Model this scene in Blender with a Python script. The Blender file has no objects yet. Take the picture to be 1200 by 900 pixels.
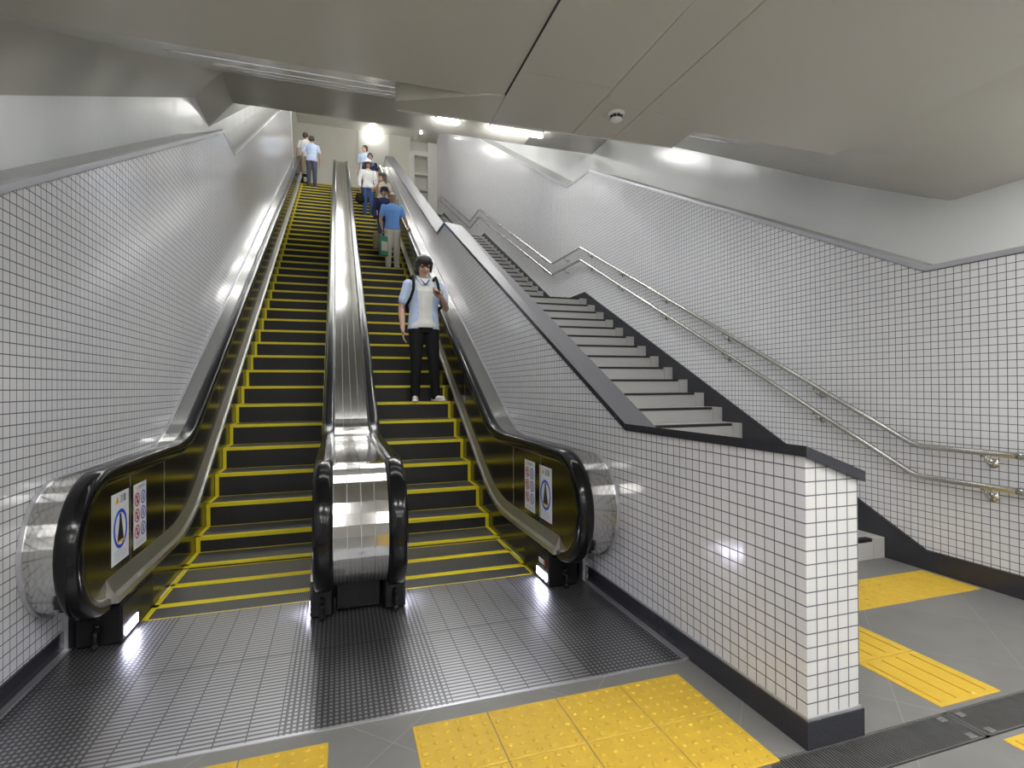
import bpy, math, random
from mathutils import Vector, Matrix
random.seed(7)
C = bpy.context.scene.collection
PI = math.pi
T30 = math.tan(PI / 6)

# ------------------------------------------------------------------ mesh building
class MB:
    """Collects faces; build() links them as ONE mesh object."""
    def __init__(s):
        s.v = []; s.f = []; s.m = []; s.sm = []
    def add(s, vs, fs, mat=0, smooth=False):
        o = len(s.v); s.v += [tuple(p) for p in vs]
        for f in fs:
            s.f.append([o + i for i in f]); s.m.append(mat); s.sm.append(smooth)
    def box(s, x0, x1, y0, y1, z0, z1, mat=0):
        s.add([(x0,y0,z0),(x1,y0,z0),(x1,y1,z0),(x0,y1,z0),(x0,y0,z1),(x1,y0,z1),(x1,y1,z1),(x0,y1,z1)],
              [(0,3,2,1),(4,5,6,7),(0,1,5,4),(1,2,6,5),(2,3,7,6),(3,0,4,7)], mat)
    def bbox(s, x0, x1, y0, y1, z0, z1, b=.005, mat=0):
        """box with chamfered edges"""
        P = []
        for (x, sx) in ((x0, 1), (x1, -1)):
            for (y, sy) in ((y0, 1), (y1, -1)):
                for (z, sz) in ((z0, 1), (z1, -1)):
                    P += [(x + sx*b, y + sy*b, z), (x + sx*b, y, z + sz*b), (x, y + sy*b, z + sz*b)]
        i = lambda a, c, d, k: ((a*2 + c)*2 + d)*3 + k
        F = [[i(0,0,0,0), i(0,1,0,0), i(1,1,0,0), i(1,0,0,0)], [i(0,0,1,0), i(1,0,1,0), i(1,1,1,0), i(0,1,1,0)],
             [i(0,0,0,1), i(1,0,0,1), i(1,0,1,1), i(0,0,1,1)], [i(0,1,0,1), i(0,1,1,1), i(1,1,1,1), i(1,1,0,1)],
             [i(0,0,0,2), i(0,0,1,2), i(0,1,1,2), i(0,1,0,2)], [i(1,0,0,2), i(1,1,0,2), i(1,1,1,2), i(1,0,1,2)]]
        for a in (0, 1):
            for c in (0, 1): F.append([i(a,c,0,1), i(a,c,0,2), i(a,c,1,2), i(a,c,1,1)])
            for d in (0, 1): F.append([i(a,0,d,0), i(a,0,d,2), i(a,1,d,2), i(a,1,d,0)])
            for c in (0, 1):
                for d in (0, 1): F.append([i(a,c,d,0), i(a,c,d,1), i(a,c,d,2)])
        for c in (0, 1):
            for d in (0, 1): F.append([i(0,c,d,0), i(0,c,d,1), i(1,c,d,1), i(1,c,d,0)])
        s.add(P, F, mat)
    def prism(s, poly, x0, x1, mat=0):
        """polygon of (y, z) extruded along x"""
        n = len(poly)
        vs = [(x0, y, z) for y, z in poly] + [(x1, y, z) for y, z in poly]
        fs = [list(range(n)), list(range(2*n - 1, n - 1, -1))]
        fs += [(i, i + n, (i + 1) % n + n, (i + 1) % n) for i in range(n)]
        s.add(vs, fs, mat)
    def slab(s, poly, z0, z1, mat=0):
        """polygon of (x, y) extruded along z"""
        n = len(poly)
        vs = [(x, y, z0) for x, y in poly] + [(x, y, z1) for x, y in poly]
        fs = [list(range(n)), list(range(2*n - 1, n - 1, -1))]
        fs += [(i, i + n, (i + 1) % n + n, (i + 1) % n) for i in range(n)]
        s.add(vs, fs, mat)
    def rings(s, rs, mat=0, smooth=True, caps=True, closed=True):
        n = len(rs[0]); vs = [p for r in rs for p in r]; fs = []
        for k in range(len(rs) - 1):
            for i in range(n if closed else n - 1):
                j = (i + 1) % n
                fs.append((k*n + i, k*n + j, (k + 1)*n + j, (k + 1)*n + i))
        if caps and closed:
            fs.append(list(range(n - 1, -1, -1))); fs.append([(len(rs) - 1)*n + i for i in range(n)])
        s.add(vs, fs, mat, smooth)
    def tube(s, pts, r, n=10, mat=0, caps=True):
        pts = [Vector(p) for p in pts]; rs = []
        rr = r if isinstance(r, (list, tuple)) else [r]*len(pts)
        for i, p in enumerate(pts):
            d = (pts[min(i + 1, len(pts) - 1)] - pts[max(i - 1, 0)]).normalized()
            ref = Vector((0, 0, 1)) if abs(d.z) < .9 else Vector((1, 0, 0))
            a = d.cross(ref).normalized(); b = d.cross(a)
            rs.append([p + (a*math.cos(2*PI*k/n) + b*math.sin(2*PI*k/n))*rr[i] for k in range(n)])
        s.rings(rs, mat, True, caps)
    def ball(s, c, r, mat=0, nu=14, nv=9, M=None):
        r = r if isinstance(r, (list, tuple)) else (r, r, r)
        c = Vector(c); vs = []; fs = []
        def q(x, y, z):
            w = Vector((x*r[0], y*r[1], z*r[2]))
            if M is not None: w = M @ w
            return c + w
        vs.append(q(0, 0, -1))
        for j in range(1, nv):
            t = -PI/2 + PI*j/nv
            for i in range(nu):
                a = 2*PI*i/nu; vs.append(q(math.cos(t)*math.cos(a), math.cos(t)*math.sin(a), math.sin(t)))
        vs.append(q(0, 0, 1)); top = len(vs) - 1
        for i in range(nu): fs.append((0, 1 + (i + 1) % nu, 1 + i))
        for j in range(nv - 2):
            for i in range(nu):
                a = 1 + j*nu + i; b = 1 + j*nu + (i + 1) % nu
                fs.append((a, b, b + nu, a + nu))
        o = 1 + (nv - 2)*nu
        for i in range(nu): fs.append((o + i, o + (i + 1) % nu, top))
        s.add(vs, fs, mat, True)
    def capsule(s, p1, r1, p2, r2, n=12, flat=None, mat=0):
        """tapered capsule, optionally flattened: flat = (axis vector, factor)"""
        p1 = Vector(p1); p2 = Vector(p2); d = p2 - p1
        if d.length < 1e-6: d = Vector((0, 0, 1e-4))
        d.normalize()
        ref = Vector((0, 0, 1)) if abs(d.z) < .9 else Vector((0, 1, 0))
        a = d.cross(ref).normalized(); b = d.cross(a).normalized(); rs = []
        def ring(c, r):
            out = []
            for k in range(n):
                w = (a*math.cos(2*PI*k/n) + b*math.sin(2*PI*k/n))*r
                if flat:
                    ax = Vector(flat[0]).normalized(); w = w - ax*(w.dot(ax))*(1 - flat[1])
                out.append(c + w)
            return out
        for t in (-.98, -.8, -.5, 0): rs.append(ring(p1 + d*(t*r1), r1*math.sqrt(1 - t*t)))
        for t in (0, .5, .8, .98): rs.append(ring(p2 + d*(t*r2), r2*math.sqrt(1 - t*t)))
        s.rings(rs, mat, True)
    def loft(s, secs, n=20, mat=0):
        """horizontal ellipse sections (x, y, z, rx, ry), bottom to top, closed"""
        rs = []
        for (x, y, z, rx, ry) in secs:
            rs.append([(x + rx*math.cos(2*PI*k/n), y + ry*math.sin(2*PI*k/n), z) for k in range(n)])
        s.rings(rs, mat, True)
    def build(s, name, mats, parent=None, autosmooth=True):
        me = bpy.data.meshes.new(name); me.from_pydata(s.v, [], s.f)
        for m in (mats if isinstance(mats, (list, tuple)) else [mats]): me.materials.append(m)
        me.polygons.foreach_set('material_index', s.m)
        me.polygons.foreach_set('use_smooth', s.sm)
        me.update()
        import bmesh
        bm = bmesh.new(); bm.from_mesh(me); bmesh.ops.recalc_face_normals(bm, faces=bm.faces); bm.to_mesh(me); bm.free()
        o = bpy.data.objects.new(name, me); C.objects.link(o)
        if parent: o.parent = parent
        return o

def remeshed(mb, name, mat, parent, voxel, smooth=4, sub=False):
    """union of the collected closed shapes as one continuous smooth surface"""
    o = mb.build(name, mat, parent)
    m = o.modifiers.new('r', 'REMESH'); m.mode = 'VOXEL'; m.voxel_size = voxel; m.use_smooth_shade = True
    s = o.modifiers.new('s', 'SMOOTH'); s.factor = .5; s.iterations = smooth
    bpy.context.view_layer.update()
    dg = bpy.context.evaluated_depsgraph_get()
    me = bpy.data.meshes.new_from_object(o.evaluated_get(dg))
    o.modifiers.clear(); old = o.data; o.data = me; bpy.data.meshes.remove(old); me.name = name
    if not me.materials: me.materials.append(mat)
    return o

def tag(o, label=None, cat=None, group=None, kind=None):
    if label: o['label'] = label
    if cat: o['category'] = cat
    if group: o['group'] = group
    if kind: o['kind'] = kind
    return o
def thing(name, label, cat, loc=(0, 0, 0), rz=0, group=None):
    o = bpy.data.objects.new(name, None); C.objects.link(o); o.location = loc; o.rotation_euler = (0, 0, rz)
    o.empty_display_size = .1
    return tag(o, label, cat, group)
def struct(o, label=None, cat=None):
    o['kind'] = 'structure'
    if label: o['label'] = label
    if cat: o['category'] = cat
    return o
def copy_tree(o, parent=None):
    c = o.copy(); C.objects.link(c); c.parent = parent
    for ch in [q for q in bpy.data.objects if q.parent == o]: copy_tree(ch, c)
    return c

# ------------------------------------------------------------------ materials
def newmat(name):
    m = bpy.data.materials.new(name); m.use_nodes = True
    return m, m.node_tree, m.node_tree.nodes['Principled BSDF']
def N(nt, t, **kw):
    n = nt.nodes.new(t)
    for k, v in kw.items():
        if hasattr(n, k): setattr(n, k, v)
    return n
def pbr(name, col, rough=.5, metal=0, var=.06, scale=6, bump=0, bscale=40, coat=0, spec=None, aniso=None, rvar=0):
    m, nt, b = newmat(name); L = nt.links
    tc = N(nt, 'ShaderNodeTexCoord'); nz = N(nt, 'ShaderNodeTexNoise'); nz.inputs['Scale'].default_value = scale
    nz.inputs['Detail'].default_value = 4
    mp = N(nt, 'ShaderNodeMapping')
    if aniso: mp.inputs['Scale'].default_value = aniso
    L.new(tc.outputs['Object'], mp.inputs[0]); L.new(mp.outputs[0], nz.inputs['Vector'])
    mx = N(nt, 'ShaderNodeMix', data_type='RGBA')
    lo = [max(0, c*(1 - var)) for c in col]; hi = [min(1, c*(1 + var)) for c in col]
    mx.inputs[6].default_value = (*lo, 1); mx.inputs[7].default_value = (*hi, 1)
    L.new(nz.outputs['Fac'], mx.inputs[0]); L.new(mx.outputs[2], b.inputs['Base Color'])
    b.inputs['Roughness'].default_value = rough; b.inputs['Metallic'].default_value = metal
    if rvar:
        mr = N(nt, 'ShaderNodeMapRange'); mr.inputs['To Min'].default_value = rough - rvar; mr.inputs['To Max'].default_value = rough + rvar
        L.new(nz.outputs['Fac'], mr.inputs['Value']); L.new(mr.outputs[0], b.inputs['Roughness'])
    if coat: b.inputs['Coat Weight'].default_value = coat; b.inputs['Coat Roughness'].default_value = .08
    if spec is not None: b.inputs['Specular IOR Level'].default_value = spec
    if bump:
        n2 = N(nt, 'ShaderNodeTexNoise'); n2.inputs['Scale'].default_value = bscale; L.new(mp.outputs[0], n2.inputs['Vector'])
        bp = N(nt, 'ShaderNodeBump'); bp.inputs['Strength'].default_value = bump; bp.inputs['Distance'].default_value = .01
        L.new(n2.outputs['Fac'], bp.inputs['Height']); L.new(bp.outputs[0], b.inputs['Normal'])
    return m
def emit(name, col, strength):
    m, nt, b = newmat(name)
    b.inputs['Base Color'].default_value = (.8, .8, .8, 1)
    b.inputs['Emission Color'].default_value = (*col, 1); b.inputs['Emission Strength'].default_value = strength
    return m
def tile_mat(name, axis, c1, c2, grout, org=(0, 0), pitch=.053, gap=.0052, rough=.13):
    """small square glazed tiles; axis = world axis that runs along the wall (0 = x, 1 = y)"""
    m, nt, b = newmat(name); L = nt.links
    tc = N(nt, 'ShaderNodeTexCoord'); sp = N(nt, 'ShaderNodeSeparateXYZ'); L.new(tc.outputs['Object'], sp.inputs[0])
    cb = N(nt, 'ShaderNodeCombineXYZ')
    def off(sock, o, dst):
        a = N(nt, 'ShaderNodeMath', operation='SUBTRACT'); L.new(sock, a.inputs[0]); a.inputs[1].default_value = o; L.new(a.outputs[0], dst)
    off(sp.outputs[axis], org[0] - gap/2, cb.inputs[0]); off(sp.outputs[2], org[1] - gap/2, cb.inputs[1])
    br = N(nt, 'ShaderNodeTexBrick'); br.offset = 0; br.squash = 1
    br.inputs['Scale'].default_value = 1; br.inputs['Mortar Size'].default_value = gap/2; br.inputs['Mortar Smooth'].default_value = .1
    br.inputs['Brick Width'].default_value = pitch; br.inputs['Row Height'].default_value = pitch; br.inputs['Bias'].default_value = 0
    br.inputs['Color1'].default_value = (*c1, 1); br.inputs['Color2'].default_value = (*c2, 1); br.inputs['Mortar'].default_value = (*grout, 1)
    L.new(cb.outputs[0], br.inputs['Vector']); L.new(br.outputs['Color'], b.inputs['Base Color'])
    mr = N(nt, 'ShaderNodeMapRange'); mr.inputs['To Min'].default_value = rough; mr.inputs['To Max'].default_value = .7
    L.new(br.outputs['Fac'], mr.inputs['Value']); L.new(mr.outputs[0], b.inputs['Roughness'])
    nz = N(nt, 'ShaderNodeTexNoise'); nz.inputs['Scale'].default_value = 7; nz.inputs['Detail'].default_value = 2
    mp = N(nt, 'ShaderNodeMapping'); mp.inputs['Scale'].default_value = (1.6, 1.6, .6); L.new(tc.outputs['Object'], mp.inputs[0]); L.new(mp.outputs[0], nz.inputs['Vector'])
    ml = N(nt, 'ShaderNodeMath', operation='MULTIPLY_ADD'); ml.inputs[1].default_value = -.35; L.new(br.outputs['Fac'], ml.inputs[0]); L.new(nz.outputs['Fac'], ml.inputs[2])
    bp = N(nt, 'ShaderNodeBump'); bp.inputs['Strength'].default_value = .35; bp.inputs['Distance'].default_value = .006
    L.new(ml.outputs[0], bp.inputs['Height']); L.new(bp.outputs[0], b.inputs['Normal'])
    return m
def floor_mat(name, col, org, size, line=.004):
    m, nt, b = newmat(name); L = nt.links
    tc = N(nt, 'ShaderNodeTexCoord'); mp = N(nt, 'ShaderNodeMapping', vector_type='POINT')
    r = PI/4; mp.inputs['Rotation'].default_value = (0, 0, r)
    mp.inputs['Location'].default_value = (-(org[0]*math.cos(r) - org[1]*math.sin(r)), -(org[0]*math.sin(r) + org[1]*math.cos(r)), 0)
    L.new(tc.outputs['Object'], mp.inputs[0])
    br = N(nt, 'ShaderNodeTexBrick'); br.offset = 0; br.squash = 1
    br.inputs['Scale'].default_value = 1; br.inputs['Mortar Size'].default_value = line/2; br.inputs['Mortar Smooth'].default_value = .3
    br.inputs['Brick Width'].default_value = size; br.inputs['Row Height'].default_value = size; br.inputs['Bias'].default_value = 0
    br.inputs['Color1'].default_value = (*[c*.95 for c in col], 1); br.inputs['Color2'].default_value = (*[c*1.05 for c in col], 1)
    br.inputs['Mortar'].default_value = (*[min(1, c*1.5) for c in col], 1)
    L.new(mp.outputs[0], br.inputs['Vector'])
    nz = N(nt, 'ShaderNodeTexNoise'); nz.inputs['Scale'].default_value = 5; nz.inputs['Detail'].default_value = 8; L.new(tc.outputs['Object'], nz.inputs['Vector'])
    mx = N(nt, 'ShaderNodeMix', data_type='RGBA', blend_type='MULTIPLY'); mx.inputs[0].default_value = .35
    L.new(br.outputs['Color'], mx.inputs[6]); L.new(nz.outputs['Fac'], mx.inputs[7]); L.new(mx.outputs[2], b.inputs['Base Color'])
    b.inputs['Roughness'].default_value = .42
    return m
def plate_mat(name):
    """ribbed stainless landing plate: long joints every 0.118 m, short cross ribs between them"""
    m, nt, b = newmat(name); L = nt.links
    tc = N(nt, 'ShaderNodeTexCoord'); sp = N(nt, 'ShaderNodeSeparateXYZ'); L.new(tc.outputs['Object'], sp.inputs[0])
    def mth(op, a, c=None):
        n = N(nt, 'ShaderNodeMath', operation=op)
        for i, v in enumerate((a, c)):
            if v is None: continue
            if isinstance(v, (int, float)): n.inputs[i].default_value = v
            else: L.new(v, n.inputs[i])
        return n.outputs[0]
    fx = mth('FRACT', mth('DIVIDE', mth('ADD', sp.outputs[0], 10.03), .118))
    fy = mth('FRACT', mth('DIVIDE', sp.outputs[1], .028))
    fx2 = mth('FRACT', mth('DIVIDE', mth('ADD', sp.outputs[0], 10.0), .0236))
    joint = mth('LESS_THAN', fx, .05)
    rib = mth('LESS_THAN', fy, .42)
    dots = mth('MULTIPLY', mth('GREATER_THAN', fx2, .55), 1.0)
    # the strips beside the balustrades carry raised dots instead of ribs
    ax = mth('ABSOLUTE', mth('SUBTRACT', sp.outputs[0], .12))
    edge = mth('MAXIMUM', mth('GREATER_THAN', ax, 1.02), mth('LESS_THAN', ax, .34))
    groove = mth('MAXIMUM', mth('MULTIPLY', mth('SUBTRACT', 1.0, edge), mth('MAXIMUM', joint, rib)), mth('MULTIPLY', edge, mth('MAXIMUM', rib, dots)))
    seam = mth('LESS_THAN', mth('ABSOLUTE', mth('SUBTRACT', sp.outputs[1], 3.02)), .003)
    groove = mth('MAXIMUM', groove, seam)
    mx = N(nt, 'ShaderNodeMix', data_type='RGBA'); mx.inputs[6].default_value = (.50, .50, .52, 1); mx.inputs[7].default_value = (.17, .17, .185, 1)
    L.new(groove, mx.inputs[0]); L.new(mx.outputs[2], b.inputs['Base Color'])
    b.inputs['Metallic'].default_value = .9
    nz = N(nt, 'ShaderNodeTexNoise'); nz.inputs['Scale'].default_value = 3.5; nz.inputs['Detail'].default_value = 5; L.new(tc.outputs['Object'], nz.inputs['Vector'])
    mr = N(nt, 'ShaderNodeMapRange'); mr.inputs['To Min'].default_value = .24; mr.inputs['To Max'].default_value = .48; L.new(nz.outputs['Fac'], mr.inputs['Value'])
    L.new(mr.outputs[0], b.inputs['Roughness'])
    bp = N(nt, 'ShaderNodeBump'); bp.inputs['Strength'].default_value = .5; bp.inputs['Distance'].default_value = .003; bp.invert = True
    L.new(groove, bp.inputs['Height']); L.new(bp.outputs[0], b.inputs['Normal'])
    return m
def groove_mat(name, c_hi, c_lo, axis, pitch, rough=.45, metal=.6):
    m, nt, b = newmat(name); L = nt.links
    tc = N(nt, 'ShaderNodeTexCoord'); sp = N(nt, 'ShaderNodeSeparateXYZ'); L.new(tc.outputs['Object'], sp.inputs[0])
    d = N(nt, 'ShaderNodeMath', operation='DIVIDE'); L.new(sp.outputs[axis], d.inputs[0]); d.inputs[1].default_value = pitch
    f = N(nt, 'ShaderNodeMath', operation='FRACT'); L.new(d.outputs[0], f.inputs[0])
    g = N(nt, 'ShaderNodeMath', operation='LESS_THAN'); L.new(f.outputs[0], g.inputs[0]); g.inputs[1].default_value = .5
    mx = N(nt, 'ShaderNodeMix', data_type='RGBA'); mx.inputs[6].default_value = (*c_hi, 1); mx.inputs[7].default_value = (*c_lo, 1)
    L.new(g.outputs[0], mx.inputs[0]); L.new(mx.outputs[2], b.inputs['Base Color'])
    b.inputs['Roughness'].default_value = rough; b.inputs['Metallic'].default_value = metal
    return m

M = {}
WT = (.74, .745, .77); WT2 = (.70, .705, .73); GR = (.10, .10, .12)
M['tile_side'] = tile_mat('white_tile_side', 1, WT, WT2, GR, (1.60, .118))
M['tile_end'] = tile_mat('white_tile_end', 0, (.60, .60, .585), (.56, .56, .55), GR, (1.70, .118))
M['panel'] = pbr('white_wall_panel', (.85, .865, .865), .2, 0, .03, 2, .25, 5, aniso=(1, 1, .35), rvar=.08)
M['ceil'] = pbr('ceiling_panel', (.60, .58, .515), .24, 0, .015, 1.5)
M['gap'] = pbr('dark_joint', (.03, .03, .03), .8)
M['ledge'] = pbr('ledge_grey', (.40, .41, .40), .35, 0, .05, 8)
M['floor'] = floor_mat('grey_floor_tile', (.20, .197, .19), (.20, 2.14), .6)
M['granite'] = pbr('dark_granite', (.030, .031, .038), .22, 0, .35, 120)
M['granite_top'] = pbr('grey_granite_cap', (.10, .10, .115), .42, 0, .25, 160)
M['stair'] = pbr('grey_stair_granite', (.41, .405, .395), .5, 0, .16, 130)
M['nosing'] = pbr('black_nosing', (.012, .012, .014), .5)
M['chrome'] = pbr('brushed_stainless', (.55, .545, .53), .12, 1, .05, 4, .02, 12, aniso=(1, .12, 1), rvar=.02)
M['deckstrip'] = pbr('satin_steel', (.66, .65, .62), .36, 1, .06, 10)
M['steel'] = pbr('polished_steel', (.62, .61, .58), .2, 1, .06, 10)
M['trim'] = pbr('aluminium_trim', (.62, .62, .66), .28, .8, .04, 10)
M['rubber'] = pbr('black_handrail_rubber', (.005, .005, .006), .16, 0, .2, 8, spec=.32)
M['black'] = pbr('black_plastic', (.006, .006, .007), .3, 0, .2, 20, spec=.25)
M['bronze'] = pbr('dark_bronze_panel', (.17, .155, .10), .2, 1, .1, 2, rvar=.03)
M['skirt'] = pbr('black_skirt', (.05, .05, .045), .16, .8, .15, 5)
M['tread'] = groove_mat('grooved_step_tread', (.16, .16, .165), (.04, .04, .042), 0, .0125)
M['riser'] = groove_mat('grooved_step_riser', (.022, .022, .024), (.008, .008, .009), 0, .0125, .5, .2)
M['yellow'] = pbr('yellow_step_edge', (.74, .62, .012), .42, 0, .10, 20)
M['plate'] = plate_mat('ribbed_landing_plate')
M['tactile'] = pbr('yellow_tactile_tile', (.57, .375, .035), .5, 0, .14, 14, .1, 60)
M['iron'] = pbr('grey_grate_steel', (.20, .20, .20), .4, .7, .2, 20)
M['pit'] = pbr('dark_channel', (.02, .02, .02), .8)
M['tube'] = emit('fluorescent_tube', (1, 1, .98), 34)
M['tube2'] = emit('fluorescent_tube_upper', (1, 1, .98), 16)
M['diffuser'] = emit('lamp_diffuser', (1, .99, .965), 29)
M['slot'] = emit('recessed_diffuser', (1, 1, .99), 7)
M['bulb'] = emit('lamp_globe', (1, 1, .98), 16)
M['comblight'] = emit('comb_light', (.80, .80, 1), 22)
M['white'] = pbr('white_plastic', (.75, .75, .74), .4)
M['baffle'] = pbr('dark_light_baffle', (.05, .05, .05), .6)
M['pale'] = pbr('pale_wall_panel', (.58, .57, .53), .3, 0, .03, 2)
M['beige'] = pbr('beige_wall_panel', (.50, .485, .43), .3, 0, .03, 2)
M['sticker'] = pbr('white_sticker', (.72, .74, .76), .35)
M['blue'] = pbr('blue_print', (.02, .06, .50), .4)
M['red'] = pbr('red_print', (.45, .05, .06), .4)
M['print'] = pbr('black_print', (.02, .02, .02), .4)
M['greyprint'] = pbr('grey_print', (.40, .42, .46), .4)
M['amber'] = pbr('amber_print', (.80, .45, .02), .4)
# ------------------------------------------------------------------ measures (metres)
XL, XR = -1.40, 4.20            # tiled faces of the side walls
XD0, XD1, YD = 1.70, 1.965, 1.60    # divider between escalator and stairs
YC, NY, RISE, RUN = 3.726, 3.9345, .21247, .368     # comb line, first step edge, escalator step
YK = 4.792                      # where the step-edge line leaves the floor
TOP = 8.50                      # upper floor
YE = 23.5                       # back wall of the upper hall

# ------------------------------------------------------------------ floor
b = MB()
for (x0, x1, y0, y1) in ((-2.2, 5.2, -7, 1.425), (-2.2, -1.38, 1.595, 4), (1.66, 5.2, 1.595, 4), (-1.38, 1.66, 1.595, 2.305)):
    b.box(x0, x1, y0, y1, -.12, 0)
b.box(-2.2, 5.2, 1.42, 1.60, -.14, -.06, 1)
b.box(-1.38, 1.66, 2.305, 4.4, -.14, -.10, 1)
struct(b.build('floor', [M['floor'], M['pit']]), 'grey floor tiles laid diagonally in front of the escalators', 'floor')

# ------------------------------------------------------------------ left wall
capL = [(-7, 2.25), (2.85, 2.25), (7.72, 4.74), (8.5, 4.77), (14.3, 8.22), (18.05, 10.3)]
def wall_poly(cap, z0, y0, y1): return [(y0, z0)] + cap + [(y1, z0)]
b = MB(); b.prism([(-7, -.1)] + capL + [(19.0, 8.86), (YE, 8.86), (YE, -.1)], XL - .03, XL)
struct(b.build('wall_left', M['tile_side']), 'left wall of small white tiles rising beside the escalator', 'wall')
b = MB()
b.prism([(18.05, 10.3), (19.0, 8.86), (19.75, 8.86), (18.7, 10.75)], XL - .3, XL - .02)
b.prism([(18.7, 10.75), (19.75, 8.86), (YE, 8.86), (YE, 13.6), (18.7, 13.6)], XL - .5, XL - .35, 1)
struct(b.build('trim_1', [M['white'], M['beige']]), 'white end panel where the left tiled wall stops', 'trim')
def ledge(name, cap, xa, xb, dz, label):
    b = MB()
    # slope from the tiled face back to the upper wall, and a bright edge strip
    n = len(cap)
    vs = [(xa, y, z) for y, z in cap] + [(xb, y, z + dz) for y, z in cap] + [(xa, y, z - .04) for y, z in cap] + [(xb, y, z + dz - .04) for y, z in cap]
    fs = []
    for i in range(n - 1):
        fs += [(i, i + 1, n + i + 1, n + i), (2*n + i, 2*n + i + 1, 3*n + i + 1, 3*n + i), (i, i + 1, 2*n + i + 1, 2*n + i), (n + i, n + i + 1, 3*n + i + 1, 3*n + i)]
    b.add(vs, fs, 0)
    s = 1 if xb < xa else -1
    for i in range(n - 1):
        (y0, z0), (y1, z1) = cap[i], cap[i + 1]
        b.prism([(y0, z0 - .034), (y0, z0 + .006), (y1, z1 + .006), (y1, z1 - .034)], xa + s*.006, xa - s*.03, 1)
    return struct(b.build(name, [M['ledge'], M['trim']]), label, 'trim')
ledge('trim_2', [(y, z + .002) for y, z in capL], XL, XL - .5, -.12, 'grey sloping ledge with metal edge on top of the left tiled wall')
# upper left wall, glossy white panels
incl = lambda y: 3.0 if y < 2.85 else (3.0 + (y - 2.85)*.516 if y < 8.47 else (5.9 if y < 9.35 else 5.9 + (y - 9.35)*.585))
b = MB()
pts = [-7, 2.85, 8.47, 9.35, 19.5]
b.prism([(-7, 2.0), (2.9, 2.0), (9.2, 4.5), (19.5, 10.0)] + [(y, incl(y) - .40) for y in reversed(pts)], XL - .60, XL - .50)
struct(b.build('wall_left_upper', M['panel']), 'glossy white upper wall above the left ledge', 'wall')

# ------------------------------------------------------------------ right wall
capR = [(-7, 2.27), (2.85, 2.27), (8.47, 5.19), (9.43, 5.25), (17.3, 9.86), (18.6, 10.5), (YE, 13.2)]
b = MB(); b.prism([(-7, -.1)] + capR + [(YE, -.1)], XR, XR + .03)
struct(b.build('wall_right', M['tile_side']), 'right wall of small white tiles beside the stairs', 'wall')
ledge('trim_3', [(y, z + .002) for y, z in capR], XR, XR + .5, -.03, 'grey ledge with bright metal edge on top of the right tiled wall')
b = MB()
b.prism([(-7, 2.0), (2.85, 2.0), (9.4, 5.0), (YE, 13.0)] + [(YE, 14)] + [(y, incl(y) + .12) for y in reversed(pts)], XR + .5, XR + .6)
struct(b.build('wall_right_upper', M['panel']), 'glossy white upper wall above the right ledge', 'wall')

# ------------------------------------------------------------------ dark bases
b = MB(); b.prism([(-7, -.05), (-7, .105), (3.52, .105), (3.52, -.05)], XL - .01, XL + .012)
struct(b.build('baseboard_left', M['granite']), 'black granite base of the left tiled wall', 'baseboard')
# stairs: 18 + 18 + 16 risers with two landings
SR, SG, SY = .1635, .3165, 3.17
flights = [(SY, 0.0, 18), (10.0, 18*SR, 18), (17.03, 36*SR, 16)]
base = [(-7, .15), (2.86, .15)]
for (y, z, n) in flights:
    base += [(y - .22 + SG*.5, z + .13)] if y > 4 else []
    base += [(y + SG*(n - 1) + .08, z + SR*n + .13)]
base += [(YE, TOP + .13)]
b = MB(); b.prism([(-7, -.05)] + base + [(YE, -.05)], XR - .022, XR + .01)
struct(b.build('baseboard_right', M['granite']), 'black granite skirting climbing beside the stairs on the right wall', 'baseboard')

# ------------------------------------------------------------------ divider wall between escalator and stairs
capD = [(YD, 1.115), (2.93, 1.115), (8.8, 4.11), (9.5, 4.13), (20.1, 9.90), (22.6, 9.90)]
slope = lambda y: .10 if y < 2.0 else (.09 if y < 2.95 else (.03 if y < 9.6 else .0))
b = MB()
n = len(capD)
P = [(YD, .0)] + capD + [(22.6, .0)]
vs = [(XD0, y, z) for y, z in P] + [(XD1, y, z - (slope(y) if z > 0 else 0)) for y, z in P]
m_ = len(P)
b.add(vs, [list(range(m_))], 0); b.add(vs, [list(range(2*m_ - 1, m_ - 1, -1))], 0)
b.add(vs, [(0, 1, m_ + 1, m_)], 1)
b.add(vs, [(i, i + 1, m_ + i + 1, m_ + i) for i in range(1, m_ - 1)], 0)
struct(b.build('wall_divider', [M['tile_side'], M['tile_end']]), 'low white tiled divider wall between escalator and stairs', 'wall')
b = MB()
for i in range(n - 1):
    (y0, z0), (y1, z1) = capD[i], capD[i + 1]
    y0_ = y0 - (.018 if i == 0 else 0)
    s0, s1 = slope(y0), slope(y1 if i else 1.9)
    if i == 0: s1 = slope(y1)
    xa, xb = XD0 - .012, XD1 + .022
    vs = []
    for (y, z, s) in ((y0_, z0, s0), (y1, z1, s1)):
        vs += [(xa, y, z), (xb, y, z - s*1.12), (xb, y, z - s*1.12 + .042), (xa, y, z + .042)]
    b.add(vs, [(0, 1, 2, 3), (7, 6, 5, 4), (0, 4, 5, 1), (0, 3, 7, 4), (1, 5, 6, 2)], 0)
    b.add(vs, [(3, 2, 6, 7)], 1)
struct(b.build('trim_4', [M['granite'], M['granite_top']]), 'dark granite coping along the top of the divider wall', 'trim')
b = MB()
Lp = lambda e: [(XD0 - e, 4.2), (XD0 - e, YD - e), (XD1 + e*.6, YD - e), (XD1 + e*.6, YD + .012), (XD0 + .012, YD + .012), (XD0 + .012, 4.2)]
b.slab(Lp(.014), -.02, .108, 0); b.slab(Lp(.008), .108, .118, 1)
struct(b.build('baseboard_divider', [M['granite'], M['trim']]), 'black granite base around the foot of the divider wall', 'baseboard')
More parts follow.
